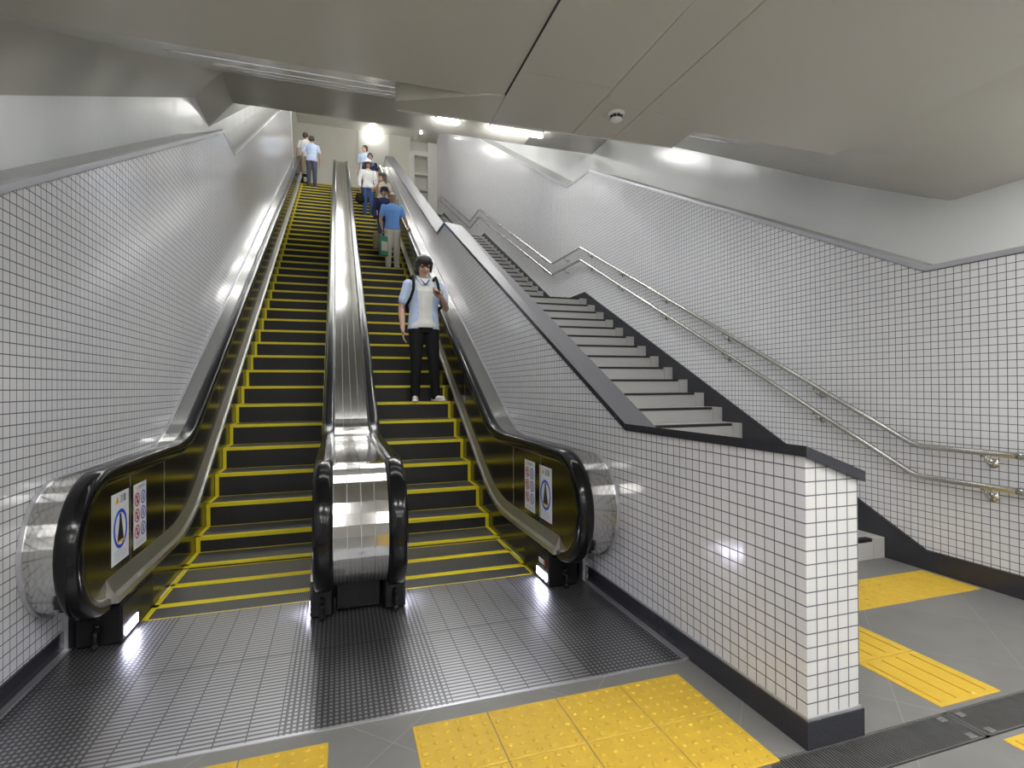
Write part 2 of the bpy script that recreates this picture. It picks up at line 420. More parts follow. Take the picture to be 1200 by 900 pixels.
# upright metal cover strips where the walls meet the escalator ends
b = MB(); b.box(XL + .0, XL + .03, 3.44, 3.52, 0, .3); b.box(XD0 - .035, XD0, 3.50, 3.56, 0, .3); b.box(XD0 - .045, XD0 - .015, 2.31, 3.5, 0, .012); b.box(XL + .012, XL + .045, 2.31, 3.44, 0, .012)
struct(b.build('trim_5', M['trim']), 'thin metal edge strips beside the landing plate', 'trim')

# ------------------------------------------------------------------ upper hall
b = MB(); b.box(-2.2, XD0, 19.62, YE, TOP - .3, TOP); b.box(XD0, XR + .5, 17.03 + SG*15, YE + 3, TOP - .3, TOP)
struct(b.build('floor_upper', M['floor']), 'floor of the upper hall at the head of the escalators', 'floor')
b = MB()
b.box(-3, .86, YE, YE + .2, TOP, 13.6, 0)
b.box(.86, 2.12, YE - .03, YE + .2, TOP, 13.6, 1)
b.box(2.12, 3.05, YE, YE + .2, TOP, 13.6, 0)
b.box(3.05, 4.75, YE + .35, YE + .5, TOP, 13.6, 0)
b.prism([(YE - .02, TOP), (YE - .02, 11.75), (YE + .4, 11.75), (YE + .4, TOP)], 3.0, 3.22, 1)
b.prism([(YE - .02, TOP), (YE - .02, 12.2), (YE + .4, 12.2), (YE + .4, TOP)], 3.80, 4.2, 1)
b.box(3.22, 3.80, YE + .1, YE + .4, 10.78, 10.86, 1); b.box(3.22, 3.80, YE + .1, YE + .4, 10.10, 10.16, 2)
b.box(3.22, 3.80, YE + .02, YE + .4, 11.6, 11.8, 1)
b.box(.855, .862, YE - .032, YE, TOP, 13, 2)
struct(b.build('wall_back', [M['beige'], M['pale'], M['ledge']]), 'beige panelled wall at the back of the upper hall', 'wall')

# ------------------------------------------------------------------ ceiling
b = MB()
XA, XW = -1.56, XL - .52
prof = [(-7, 3.0), (2.85, 3.0), (8.47, 5.9), (9.35, 5.9), (19.6, 11.9), (20.3, 12.33), (YE + 1, 12.33)]
nP = len(prof)
def strip(xa, za, xb, zb, pf, gaps=()):
    n = len(pf)
    for lift in (0, .15):
        vs = [(xa, y, z + za + lift) for y, z in pf] + [(xb, y, z + zb + lift) for y, z in pf]
        b.add(vs, [(i, i + 1, n + i + 1, n + i) for i in range(n - 1) if i not in gaps or lift], 0)
strip(XW, -.45, XA, 0, prof)
SLOTS = (3.75, 4.95, 6.15, 7.35); SW = .085
pf2 = prof[:2]; gaps = []
for y in SLOTS:
    gaps.append(len(pf2)); pf2 = pf2 + [(y - SW, incl(y - SW)), (y + SW, incl(y + SW))]
pf2 = pf2 + prof[2:]
XG = -1.0
strip(XA, 0, XG, 0, prof); strip(XG, 0, 3.3, 0, pf2, gaps)
# right side: dips to the wall and rounds softly into the incline
ys = [-7, 1.5, 2.2, 2.5, 2.7, 2.85, 3.0, 3.15, 3.35, 3.7, 4.2, 5.0, 6.5, 8.47, 9.35, 19.6, 20.3, YE + 1]
def zr(y, u):
    """u = 0 at x = 3.3, 1 at the wall"""
    if y > 8: return incl(y) if y < 19.7 else 12.33
    r = .02 + .75*math.sin(PI*min(1, u*1.05))**1.0 if u < .95 else .02   # rounding radius of the fold
    zl = 3.0 - .14*u; d = y - (2.85 + .15*u); k = .516
    f = 0 if d < -r else (k*d if d > r else k*(d + r)**2/(4*r))
    z = zl + f
    if y > 4.0: t = min(1, (y - 4.0)/4.4); z = z*(1 - t) + incl(y)*t if u else incl(y)
    return z
us = [0, .1, .2, .3, .4, .55, .7, .8, .9, 1]
vs = [(3.3 + 1.45*u, y, zr(y, u)) for u in us for y in ys]; ny = len(ys)
b.add(vs, [(k*ny + i, k*ny + i + 1, (k + 1)*ny + i + 1, (k + 1)*ny + i) for k in range(len(us) - 1) for i in range(ny - 1)], 0, True)
b.add([(x, y, z + .15) for x, y, z in vs], [(k*ny + i, k*ny + i + 1, (k + 1)*ny + i + 1, (k + 1)*ny + i) for k in range(len(us) - 1) for i in range(ny - 1)], 0, True)
struct(b.build('ceiling', M['ceil']), 'beige panelled ceiling folding up along the escalators', 'ceiling')
# dropped panels with open joints under the low ceiling
b = MB()
z0, z1 = 2.990, 3.09
ed = lambda x: 3.12 - (x - .33)*.032
def pan(xa, xb, ya, yb=None):
    yy = [(xa, ya), (xb, ya), (xb, yb or ed(xb)), (xa, yb or ed(xa))]; b.slab(yy, z0, z1 if ya > 2.6 else 2.9995)
for (xa, xb) in ((.885, 1.413), (1.417, 1.693), (1.697, 2.14)):
    pan(xa, xb, -2, 2.55 if xa < 1 else 2.70); 
    pan(xa, xb, 2.553 if xa < 1 else 2.702)
b.slab([(.31, 3.03), (.33, 3.12), (.881, ed(.881)), (.881, 2.80), (.77, 2.82)], z0, z1)
b.slab([(.33, ed(.33) + .001), (2.14, ed(2.14) + .001), (2.14, ed(2.14) + .012), (.33, ed(.33) + .012)], z0 - .002, z0 + .02, 1)
struct(b.build('trim_6', [M['ceil'], M['white']]), 'dropped ceiling panel holding the smoke detector', 'trim')
b = MB(); b.box(.879, .884, -2, 2.795, 2.991, 2.9995)
struct(b.build('trim_7', M['gap']), 'dark joint beside the dropped ceiling panel', 'trim')
# closing wall of the concourse behind the viewer
b = MB(); b.box(-2.2, 5.2, -7.2, -7, -.1, 3.1)
struct(b.build('wall_rear', M['beige']), 'wall of the lower concourse behind the viewer', 'wall')

# ------------------------------------------------------------------ smoke detector
t = thing('smoke_detector', 'round white smoke detector on the dropped ceiling panel', 'smoke detector', (1.555, 2.775, 2.990))
b = MB()
b.rings([[(r*math.cos(2*PI*k/24), r*math.sin(2*PI*k/24), z) for k in range(24)] for r, z in ((.052, 0), (.052, -.012), (.044, -.018))])
b.build('base', M['white'], t)
b = MB()
b.rings([[(r*math.cos(2*PI*k/24), r*math.sin(2*PI*k/24), z) for k in range(24)] for r, z in ((.028, -.034), (.036, -.036), (.036, -.042), (.022, -.052))])
b.build('cover', M['white'], t)
b = MB()
for k in range(8):
    a = 2*PI*k/8; b.box(.030*math.cos(a) - .006, .030*math.cos(a) + .006, .030*math.sin(a) - .006, .030*math.sin(a) + .006, -.036, -.016)
b.build('sensor_slots', M['gap'], t)

# ------------------------------------------------------------------ lamps
def batten(x0, x1, y, z, label, group=None, slope_lamp=False):
    t = thing('fluorescent_lamp', label, 'lamp', ((x0 + x1)/2, y, z), 0, group)
    w = (x1 - x0)/2
    b = MB(); b.bbox(-w, w, -.05, .05, -.03, .0, .008); b.build('housing', M['white'], t)
    b = MB(); b.capsule((-w + .03, 0, -.07), .032, (w - .03, 0, -.07), .032, 14); b.build('tube', M['tube'] if slope_lamp is False else M['tube2'], t)
    for s in (-1, 1):
        b = MB(); b.bbox(s*(w - .02) - .012, s*(w - .02) + .012, -.03, .03, -.11, -.028, .006); b.build('lamp_holder', M['white'], t)
    return t
batten(1.56, 1.96, 8.78, 5.895, 'short bright fluorescent lamp left of the longer one above the stairs')
batten(2.49, 3.47, 8.80, 5.895, 'long bright fluorescent lamp under the stair ceiling above the right wall')
for y in (11.8, 13.6, 15.4, 17.2, 19.0):
    for (x0, x1) in ((-1.2, .2), (.5, 1.9), (2.6, 4.0)):
        t = batten(x0, x1, y, incl(y) - .035, 'fluorescent lamp across the sloping ceiling above the upper flight', 'lamps on the upper sloping ceiling', True)
        t.rotation_euler = (math.atan(.585), 0, 0)
def panel_lamp(x, y, z, w, d):
    t = thing('ceiling_light', 'flat square ceiling light of the lower concourse out of view', 'ceiling light', (x, y, z), 0, 'concourse ceiling lights')
    b = MB(); b.bbox(-w, w, -d, d, -.03, 0, .008); b.build('frame', M['white'], t)
    b = MB(); b.box(-w + .03, w - .03, -d + .03, d - .03, -.036, -.028); b.build('diffuser', M['diffuser'], t)
for y in (.2, -2.2, -4.6):
    for x in (-.6, 1.4, 3.3): panel_lamp(x, y, 2.988 if .88 < x < 2.2 else 2.95 if x > 3 else 2.998, .62, .12)
ca, sa = math.cos(math.atan(.516)), math.sin(math.atan(.516))
for k, y in enumerate(SLOTS):
    t = thing('recessed_light', 'long recessed light trough across the lower sloping ceiling, %s from the bottom' % ['first', 'second', 'third', 'fourth'][k], 'ceiling light', (1.15, y, incl(y)), 0, 'recessed lights in the lower sloping ceiling')
    t.rotation_euler = (math.atan(.516), 0, 0); w = 2.145; hw = SW/ca; b = MB()
    b.box(-w, w, -hw - .012, -hw, 0, .10); b.box(-w, w, hw, hw + .012, 0, .10); b.box(-w, w, -hw, hw, .10, .112)
    b.build('trough', M['baffle'], t)
    b = MB(); b.box(-w + .02, w - .02, -hw + .01, hw - .01, .085, .098); b.build('diffuser', M['slot'], t)
panel_lamp(3.95, 1.25, 2.90, .45, .10)  # extra lamp added out of frame to brighten the right wall and upper panels
t = thing('wall_lamp', 'bright round lamp on the back wall of the upper hall', 'lamp', (1.46, YE - .03, 12.20))
b = MB(); b.ball((0, -.13, 0), (.13, .12, .17)); b.build('globe', M['bulb'], t)
b = MB(); b.rings([[(r*math.cos(2*PI*k/20), yy, r*math.sin(2*PI*k/20)) for k in range(20)] for r, yy in ((.10, 0), (.10, -.02), (.06, -.04))]); b.build('base', M['white'], t)
t = thing('downlight', 'tiny bright downlight over the passage of the upper hall', 'lamp', (3.42, YE - .6, 12.33))
b = MB(); b.ball((0, 0, -.03), (.05, .05, .03)); b.build('bulb', M['bulb'], t)
b = MB(); b.rings([[(r*math.cos(2*PI*k/20), r*math.sin(2*PI*k/20), z) for k in range(20)] for r, z in ((.08, 0), (.08, -.012), (.055, -.02))]); b.build('rim', M['white'], t)

# ------------------------------------------------------------------ landing plate
t = thing('landing_plate', 'ribbed metal landing plate in front of both escalators', 'landing plate', (0, 0, 0))
b = MB(); b.box(-1.365, 1.655, 2.31, YC - .004, -.06, .004); b.build('plate', M['plate'], t)
b = MB(); b.box(-1.38, 1.66, 2.302, 2.316, -.06, .005); b.build('edge_strip', M['trim'], t)

# ------------------------------------------------------------------ tactile tiles
def dot_tile(x, y, s, label, group=None, nd=6):
    t = thing('tactile_tile', label, 'tactile tile', (x, y, 0), 0, group)
    b = MB(); b.bbox(.002, s - .002, .002, s - .002, -.01, .004, .002); b.build('tile', M['tactile'], t)
    b = MB()
    p = s/nd
    for i in range(nd):
        for j in range(nd):
            cx, cy = p*(i + .5), p*(j + .5)
            b.rings([[(cx + r*math.cos(2*PI*k/10), cy + r*math.sin(2*PI*k/10), z) for k in range(10)] for r, z in ((.0135, .0035), (.011, .0075), (.006, .009))])
    o = b.build('raised_dots', M['tactile'], t); o['kind'] = 'stuff'
    return t
def bar_tile(x, y, s, label, group=None, ln=None):
    t = thing('tactile_tile', label, 'tactile tile', (x, y, 0), 0, group); ln = ln or s
    b = MB(); b.bbox(.002, s - .002, .002, ln - .002, -.01, .004, .002); b.build('tile', M['tactile'], t)
    p = s/4
    for i in range(4):
        b = MB(); cx = p*(i + .5)
        b.prism([(.02, .0035), (.028, .0085), (ln - .028, .0085), (ln - .02, .0035)], cx - .014, cx + .014); b.build('raised_bar', M['tactile'], t)
    return t
S1 = .3175
cols = ['first', 'second', 'third', 'fourth']
for r, y in enumerate((2.212 - S1, 2.212 - 2*S1)):
    for c in range(4):
        row = 'row by landing plate' if r == 0 else 'near row'
        dot_tile(.28 + c*S1, y, S1, 'yellow dotted tile before the right escalator, %s column from left, %s' % (cols[c], row), 'dotted tiles before the right escalator')
for r, y in enumerate((2.222 - S1,)):
    for c in range(2):
        dot_tile(-.04 - (c + 1)*S1, y, S1, 'yellow dotted tile before the left escalator, %s' % (('right' if c == 0 else 'left') + (' one by the plate' if r == 0 else ' one of the nearer row')), 'dotted tiles before the left escalator')
S2 = .39
for c in range(4):
    x = 4.14 - (c + 1)*S2
    dot_tile(x, 2.47, S2, 'yellow dotted paving tile at the foot of the stairs, %s' % ['against the right wall', 'second from the right wall', 'third from the right wall', 'nearest the divider wall'][c], 'dotted tiles at the foot of the stairs', 5)
for k, y in enumerate((2.01, 1.62)):
    bar_tile(2.455, y, S2, 'yellow ribbed guide tile behind the divider wall, ' + ['farther one beside the dotted tiles', 'nearer one against the drain grate'][k], 'ribbed guide tiles')
bar_tile(2.455, 1.40 - S2, S2, 'yellow ribbed guide tile on the near side of the drain grate at the right edge', 'ribbed guide tiles')

# ------------------------------------------------------------------ drain grate
for k, (x0, x1) in enumerate(((.42, 1.42), (1.425, 2.425), (2.43, 3.43), (3.435, 4.17))):
    t = thing('drain_grate', ['steel slotted drain grate under the dotted tiles at the bottom edge', 'steel slotted drain grate at the foot of the divider wall end', 'steel slotted drain grate crossing the ribbed guide tiles', 'steel slotted drain grate by the right wall'][k], 'drain grate', (x0, 1.43, 0), 0, 'drain grates across the floor')
    L_ = x1 - x0
    b = MB(); b.box(0, L_, 0, .006, -.03, .002); b.box(0, L_, .154, .16, -.03, .002); b.box(0, .012, 0, .16, -.03, .002); b.box(L_ - .012, L_, 0, .16, -.03, .002); b.build('frame', M['iron'], t)
    b = MB(); q = int(L_/.0135)
    for i in range(1, q): b.box(i*L_/q - .0032, i*L_/q + .0032, .004, .156, -.028, .001)
    o = b.build('bars', M['iron'], t); o['kind'] = 'stuff'
    for xx in (.035, L_ - .07):
        for yy in (.012, .118):
            b = MB(); b.bbox(xx, xx + .035, yy, yy + .03, -.01, .003, .002); b.build('clip', M['steel'], t)

# ------------------------------------------------------------------ stairs
st = thing('staircase', 'grey granite staircase with black nosings between divider wall and right wall', 'stairs', (3.08, SY, 0))
def at_st(o): o.parent = st; o.matrix_parent_inverse = Matrix.Translation((-3.08, -SY, 0)); return o
XS0, XS1 = XD1 + .002, XR - .024
for fi, (y, z, n) in enumerate(flights):
    for k in range(n):
        y0 = y + k*SG; zt = z + (k + 1)*SR
        b = MB(); b.box(XS0, XS1 - .125, y0, y0 + SG + .04, zt - SR - .05, zt)
        b.box(XS1 - .12, XS1, y0, y0 + SG + .04, zt - SR - .05, zt)
        b.box(XS1 - .125, XS1 - .12, y0 + .006, y0 + SG + .04, zt - SR - .05, zt - .004, 1)
        s_ = at_st(b.build('step', [M['stair'], M['gap']]))
        b = MB(); b.bbox(XS0, XS1 - .14, y0 - .006, y0 + .05, zt - .024, zt + .003, .002)
        q = b.build('nosing', M['nosing']); q.parent = s_; 
    yl = y + (n - 1)*SG + SG
    ye = flights[fi + 1][0] + .02 if fi < 2 else None
    if ye:
        b = MB(); b.box(XS0, XS1, yl - .02, ye, z + n*SR - .2, z + n*SR); at_st(b.build('landing', M['stair']))

# ------------------------------------------------------------------ wall handrails
def rail(dz, label, group='handrails on the right wall'):
    x = XR - .085; r = .0215
    pts = [(-1.5, .93), (2.87, .93), (8.65, 3.87), (9.98, 3.87), (15.72, 6.81), (17.0, 6.81), (22.3, 9.50), (22.9, 9.52)]
    t = thing('wall_handrail', label, 'handrail', (x, 2.87, .93 + dz), 0, group)
    inv = Matrix.Translation((-x, -2.87, -.93 - dz))
    P = []
    for i, (y, z) in enumerate(pts):
        if 0 < i < len(pts) - 1:
            p = Vector((0, *pts[i])); a = (Vector((0, *pts[i - 1])) - p).normalized(); c = (Vector((0, *pts[i + 1])) - p).normalized()
            for q in (p + a*.05, p + a*.012 + c*.012, p + c*.05): P.append((x, q.y, q.z + dz))
        else: P.append((x, y, z + dz))
    P.append((x + .04, 22.96, 9.50 + dz)); P.append((x + .075, 22.97, 9.45 + dz))
    b = MB(); b.tube(P, r, 12); o = b.build('rail', M['steel'], t); o.matrix_parent_inverse = inv
    b = MB()
    for yy in (2.20,): b.tube([(x, yy - .045, .93 + dz), (x, yy + .045, .93 + dz)], r + .004, 12)
    o = b.build('sleeve', M['steel'], t); o.matrix_parent_inverse = inv
    def zat(y):
        for (a, za), (c, zc) in zip(pts, pts[1:]):
            if a <= y <= c: return za + (zc - za)*(y - a)/(c - a)
    for y in (2.42, 3.75, 4.95, 6.15, 7.3, 8.35, 9.35, 10.5, 11.6, 12.7, 13.8, 14.9, 16.3, 17.6, 18.8, 20.0, 21.2, 22.2):
        z = zat(y) + dz; b = MB()
        b.tube([(x, y, z - r*.6), (x, y, z - .055), (x + .03, y, z - .075), (x + .085, y, z - .075)], .009, 8)
        b.tube([(XR - .012, y, z - .075), (XR + .002, y, z - .075)], .032, 14)
        b.tube([(x, y - .028, z - r - .001), (x, y + .028, z - r - .001)], .010, 8)
        o = b.build('bracket', M['steel'], t); o.matrix_parent_inverse = inv
rail(0, 'upper steel handrail on the right tiled wall, following the stairs')
rail(-.225, 'lower steel handrail on the right tiled wall, under the other rail')
# ------------------------------------------------------------------ escalator profile (side view, y-z)
NYC, NZC, NR = 3.36, .585, .385        # newel centre and radius of the handrail top
K1L, OFF, ZF = None, .85, .97
def path(d, yend=22.0):
    """side outline lying d inside the handrail top: underside, newel, level part, incline, upper level part"""
    P = [(3.62, .2 + d), (3.48, .2 + d)]
    r = NR - d
    for k in range(0, 19):
        a = -PI/2 - PI*k/18
        P.append((NYC + r*math.cos(a), NZC + r*math.sin(a)))
    c30 = math.cos(PI/6)
    off = OFF - d/c30
    def fillet(yk, zk, R, up):
        t = R*math.tan(PI/12); out = []
        a0 = (yk - t, zk) if up else (yk - t*c30, zk - t*.5)
        # centre
        cx, cz = (a0[0], a0[1] + R) if up else (yk + t, zk - R)
        for k in range(9):
            a = PI/6*k/8
            if up: out.append((cx + R*math.sin(a), cz - R*math.cos(a)))
            else: out.append((cx - R*math.sin(PI/6 - a), cz + R*math.cos(PI/6 - a)))
        return out
    z1 = ZF - d; y1 = YK + (z1 - off)/T30
    P += fillet(y1, z1, 1.15 + d, True)
    z2 = TOP + ZF - d; y2 = YK + (z2 - off)/T30
    P += fillet(y2, z2, 1.5 - d, False)
    P.append((yend, z2))
    return P
def mould(dz, y0=3.36, yend=21.0):
    """line of the inner deck, dz above its lower edge"""
    lo = .25 + dz; y1 = YK + (.25 - .21)/T30 - dz*.27; P = [(y0, lo), (4.0, lo)]
    R = 1.6; t = R*math.tan(PI/12); c = math.cos(PI/6)
    zi = lambda y: .21 + dz*1.0 + (y - YK)*T30
    y1 = YK + (lo - .21 - dz)/T30
    for k in range(9):
        a = PI/6*k/8; P.append((y1 - t + R*math.sin(a), lo + R - R*math.cos(a)))
    zt = TOP + .25 + dz; y2 = YK + (zt - .21 - dz)/T30
    for k in range(9):
        a = PI/6*(1 - k/8); P.append((y2 + t - R*math.sin(a), zt - R + R*math.cos(a)))
    P.append((yend, zt))
    return P
def sweep(name, section, pf, mat, parent, closed=True, smooth=False):
    """section = [(x, d)]; pf(d) gives the side line for each d"""
    ps = [pf(d) for _, d in section]; b = MB()
    rs = [[(section[j][0], *ps[j][i]) for j in range(len(section))] for i in range(len(ps[0]))]
    b.rings(rs, 0, smooth, closed, closed)
    return b.build(name, mat, parent)
def hand_section(x0, x1):
    w = x1 - x0; out = []
    for (u, d) in ((0, .075), (-.0, .03), (.06, .012), (.2, .002), (.5, 0), (.8, .002), (.94, .012), (1.0, .03), (1.0, .075), (.9, .082), (.1, .082)):
        out.append((x0 + u*w, d))
    return out
def step_z(n):
    z = (NY + RUN*n - YK)*T30
    low = {0: 0.0, 1: 0.004, 2: .03, 3: .155}
    if n in low: return low[n]
    if z > TOP - .14: return {42: 8.41, 43: 8.485}.get(n, TOP)
    return z
def decor_sign_big(px, y0, y1, s, parent):
    """warning sticker: triangle, two characters, blue ring with a rider on steps; s = +1 faces +x"""
    z0, z1 = .42, .81; w = y1 - y0; yc = (y0 + y1)/2; X = lambda k: px + s*.0012*k
    g = MB(); g.box(*sorted((X(0), X(1))), y0, y1, z0, z1); o = g.build('warning_sticker', M['sticker'], parent); tag(o, 'white warning sticker with a large blue ring')
    def poly(pts, k, mat, nm):
        g = MB(); g.prism(pts, *sorted((X(k), X(k + 1)))); q = g.build(nm, mat, o); return q
    ym = lambda u: yc + s*u          # +u towards the reader's right
    zc = .605
    R0, R1 = .098, .080
    n = 40; g = MB()
    oo = [(ym(R0*math.cos(2*PI*k/n)), zc + 1.12*R0*math.sin(2*PI*k/n)) for k in range(n)]
    ii = [(ym(R1*math.cos(2*PI*k/n)), zc + 1.12*R1*math.sin(2*PI*k/n)) for k in range(n)]
    for k in range(n):
        j = (k + 1) % n; g.prism([oo[k], oo[j], ii[j], ii[k]], *sorted((X(1), X(2))))
    g.build('blue_ring', M['blue'], o)
    poly([(ym(-.012), zc + .062), (ym(.012), zc + .062), (ym(.02), zc + .03), (ym(.046), zc - .068), (ym(-.046), zc - .068), (ym(-.02), zc + .03)], 1, M['print'], 'rider_pictogram')
    g = MB(); g.prism([(ym(.013*math.cos(2*PI*k/14)), zc + .073 + .013*math.sin(2*PI*k/14)) for k in range(14)], *sorted((X(1), X(2))))
    for k in range(3): g.prism([(ym(-.03 + .006*k), zc - .058 + .02*k), (ym(.03 - .006*k), zc - .058 + .02*k), (ym(.03 - .006*k), zc - .052 + .02*k), (ym(-.03 + .006*k), zc - .052 + .02*k)], *sorted((X(2), X(3))))
    g.build('rider_head', M['print'], o)
    poly([(ym(-.055), zc - .076), (ym(.055), zc - .076), (ym(.046), zc - .064), (ym(-.046), zc - .064)], 2, M['amber'], 'step_edge_mark')
    poly([(ym(-.072), z1 - .058), (ym(-.022), z1 - .058), (ym(-.047), z1 - .018)], 1, M['amber'], 'warning_triangle')
    poly([(ym(-.049), z1 - .048), (ym(-.045), z1 - .048), (ym(-.045), z1 - .030), (ym(-.049), z1 - .030)], 2, M['print'], 'exclamation_mark')
    text('\u6ce8\u610f', .048, (X(1.5), ym(-.012), z1 - .057), s, M['print'], o)
    g = MB()
    for k in range(4): g.box(*sorted((X(1), X(2))), *sorted((ym(-.09), ym(.085 - .03*(k == 3)))), z0 + .018 + .015*k, z0 + .022 + .015*k)
    q = g.build('small_print', M['greyprint'], o)
    return o
def text(body, size, loc, s, mat, parent):
    cu = bpy.data.curves.new('lettering', 'FONT'); cu.body = body; cu.size = size; cu.extrude = .0004
    t = bpy.data.objects.new('lettering', cu); C.objects.link(t)
    bpy.context.view_layer.update()
    me = bpy.data.meshes.new_from_object(t.evaluated_get(bpy.context.evaluated_depsgraph_get()))
    bpy.data.objects.remove(t); bpy.data.curves.remove(cu)
    me.materials.clear(); me.materials.append(mat)
    o = bpy.data.objects.new('lettering', me); C.objects.link(o); o.parent = parent
    # local x -> reader's right (-s along y), local y -> up
    o.matrix_local = Matrix(((0, 0, s, loc[0]), (s, 0, 0, loc[1]), (0, 1, 0, loc[2]), (0, 0, 0, 1)))
    return o
def decor_sign_small(px, y0, y1, s, parent):
    z0, z1 = .42, .81; yc = (y0 + y1)/2; X = lambda k: px + s*.0012*k
    g = MB(); g.box(*sorted((X(0), X(1))), y0, y1, z0, z1); o = g.build('rules_sticker', M['sticker'], parent); tag(o, 'white sticker with six round red and blue pictograms')
    ym = lambda u: yc + s*u
    n = 24
    for c, u in enumerate((-.052, .052)):
        for r in range(3):
            zc = .715 - .098*r; R0, R1 = .042, .033; g = MB()
            oo = [(ym(u + R0*math.cos(2*PI*k/n)), zc + R0*math.sin(2*PI*k/n)) for k in range(n)]
            ii = [(ym(u + R1*math.cos(2*PI*k/n)), zc + R1*math.sin(2*PI*k/n)) for k in range(n)]
            for k in range(n):
                j = (k + 1) % n; g.prism([oo[k], oo[j], ii[j], ii[k]], *sorted((X(1), X(2))))
            if c == 0:
                e = .004; q = .029
                g.prism([(ym(u - q - e), zc + q - e), (ym(u - q + e), zc + q + e), (ym(u + q + e), zc - q + e), (ym(u + q - e), zc - q - e)], *sorted((X(2), X(3))))
            g.build('pictogram_ring', M['red'] if c == 0 else M['blue'], o)
            g = MB(); g.prism([(ym(u - .008), zc - .022), (ym(u + .010), zc - .022), (ym(u + .007), zc + .010), (ym(u - .007), zc + .010)], *sorted((X(1), X(2))))
            g.prism([(ym(u + .007*math.cos(2*PI*k/10)), zc + .017 + .007*math.sin(2*PI*k/10)) for k in range(10)], *sorted((X(1), X(2))))
            g.build('pictogram_figure', M['print'], o)
    g = MB(); g.prism([(ym(-.075), z1 - .035), (ym(-.045), z1 - .035), (ym(-.06), z1 - .012)], *sorted((X(1), X(2)))); g.build('warning_triangle', M['amber'], o)
    g = MB()
    for k in range(5): g.box(*sorted((X(1), X(2))), *sorted((ym(-.035 + .024*k), ym(-.018 + .024*k))), z1 - .034, z1 - .014)
    g.build('title_print', M['greyprint'], o); g = MB()
    for k in range(2): g.box(*sorted((X(1), X(2))), *sorted((ym(-.08), ym(.08))), z0 + .016 + .014*k, z0 + .020 + .014*k)
    g.build('small_print', M['greyprint'], o)
    return o

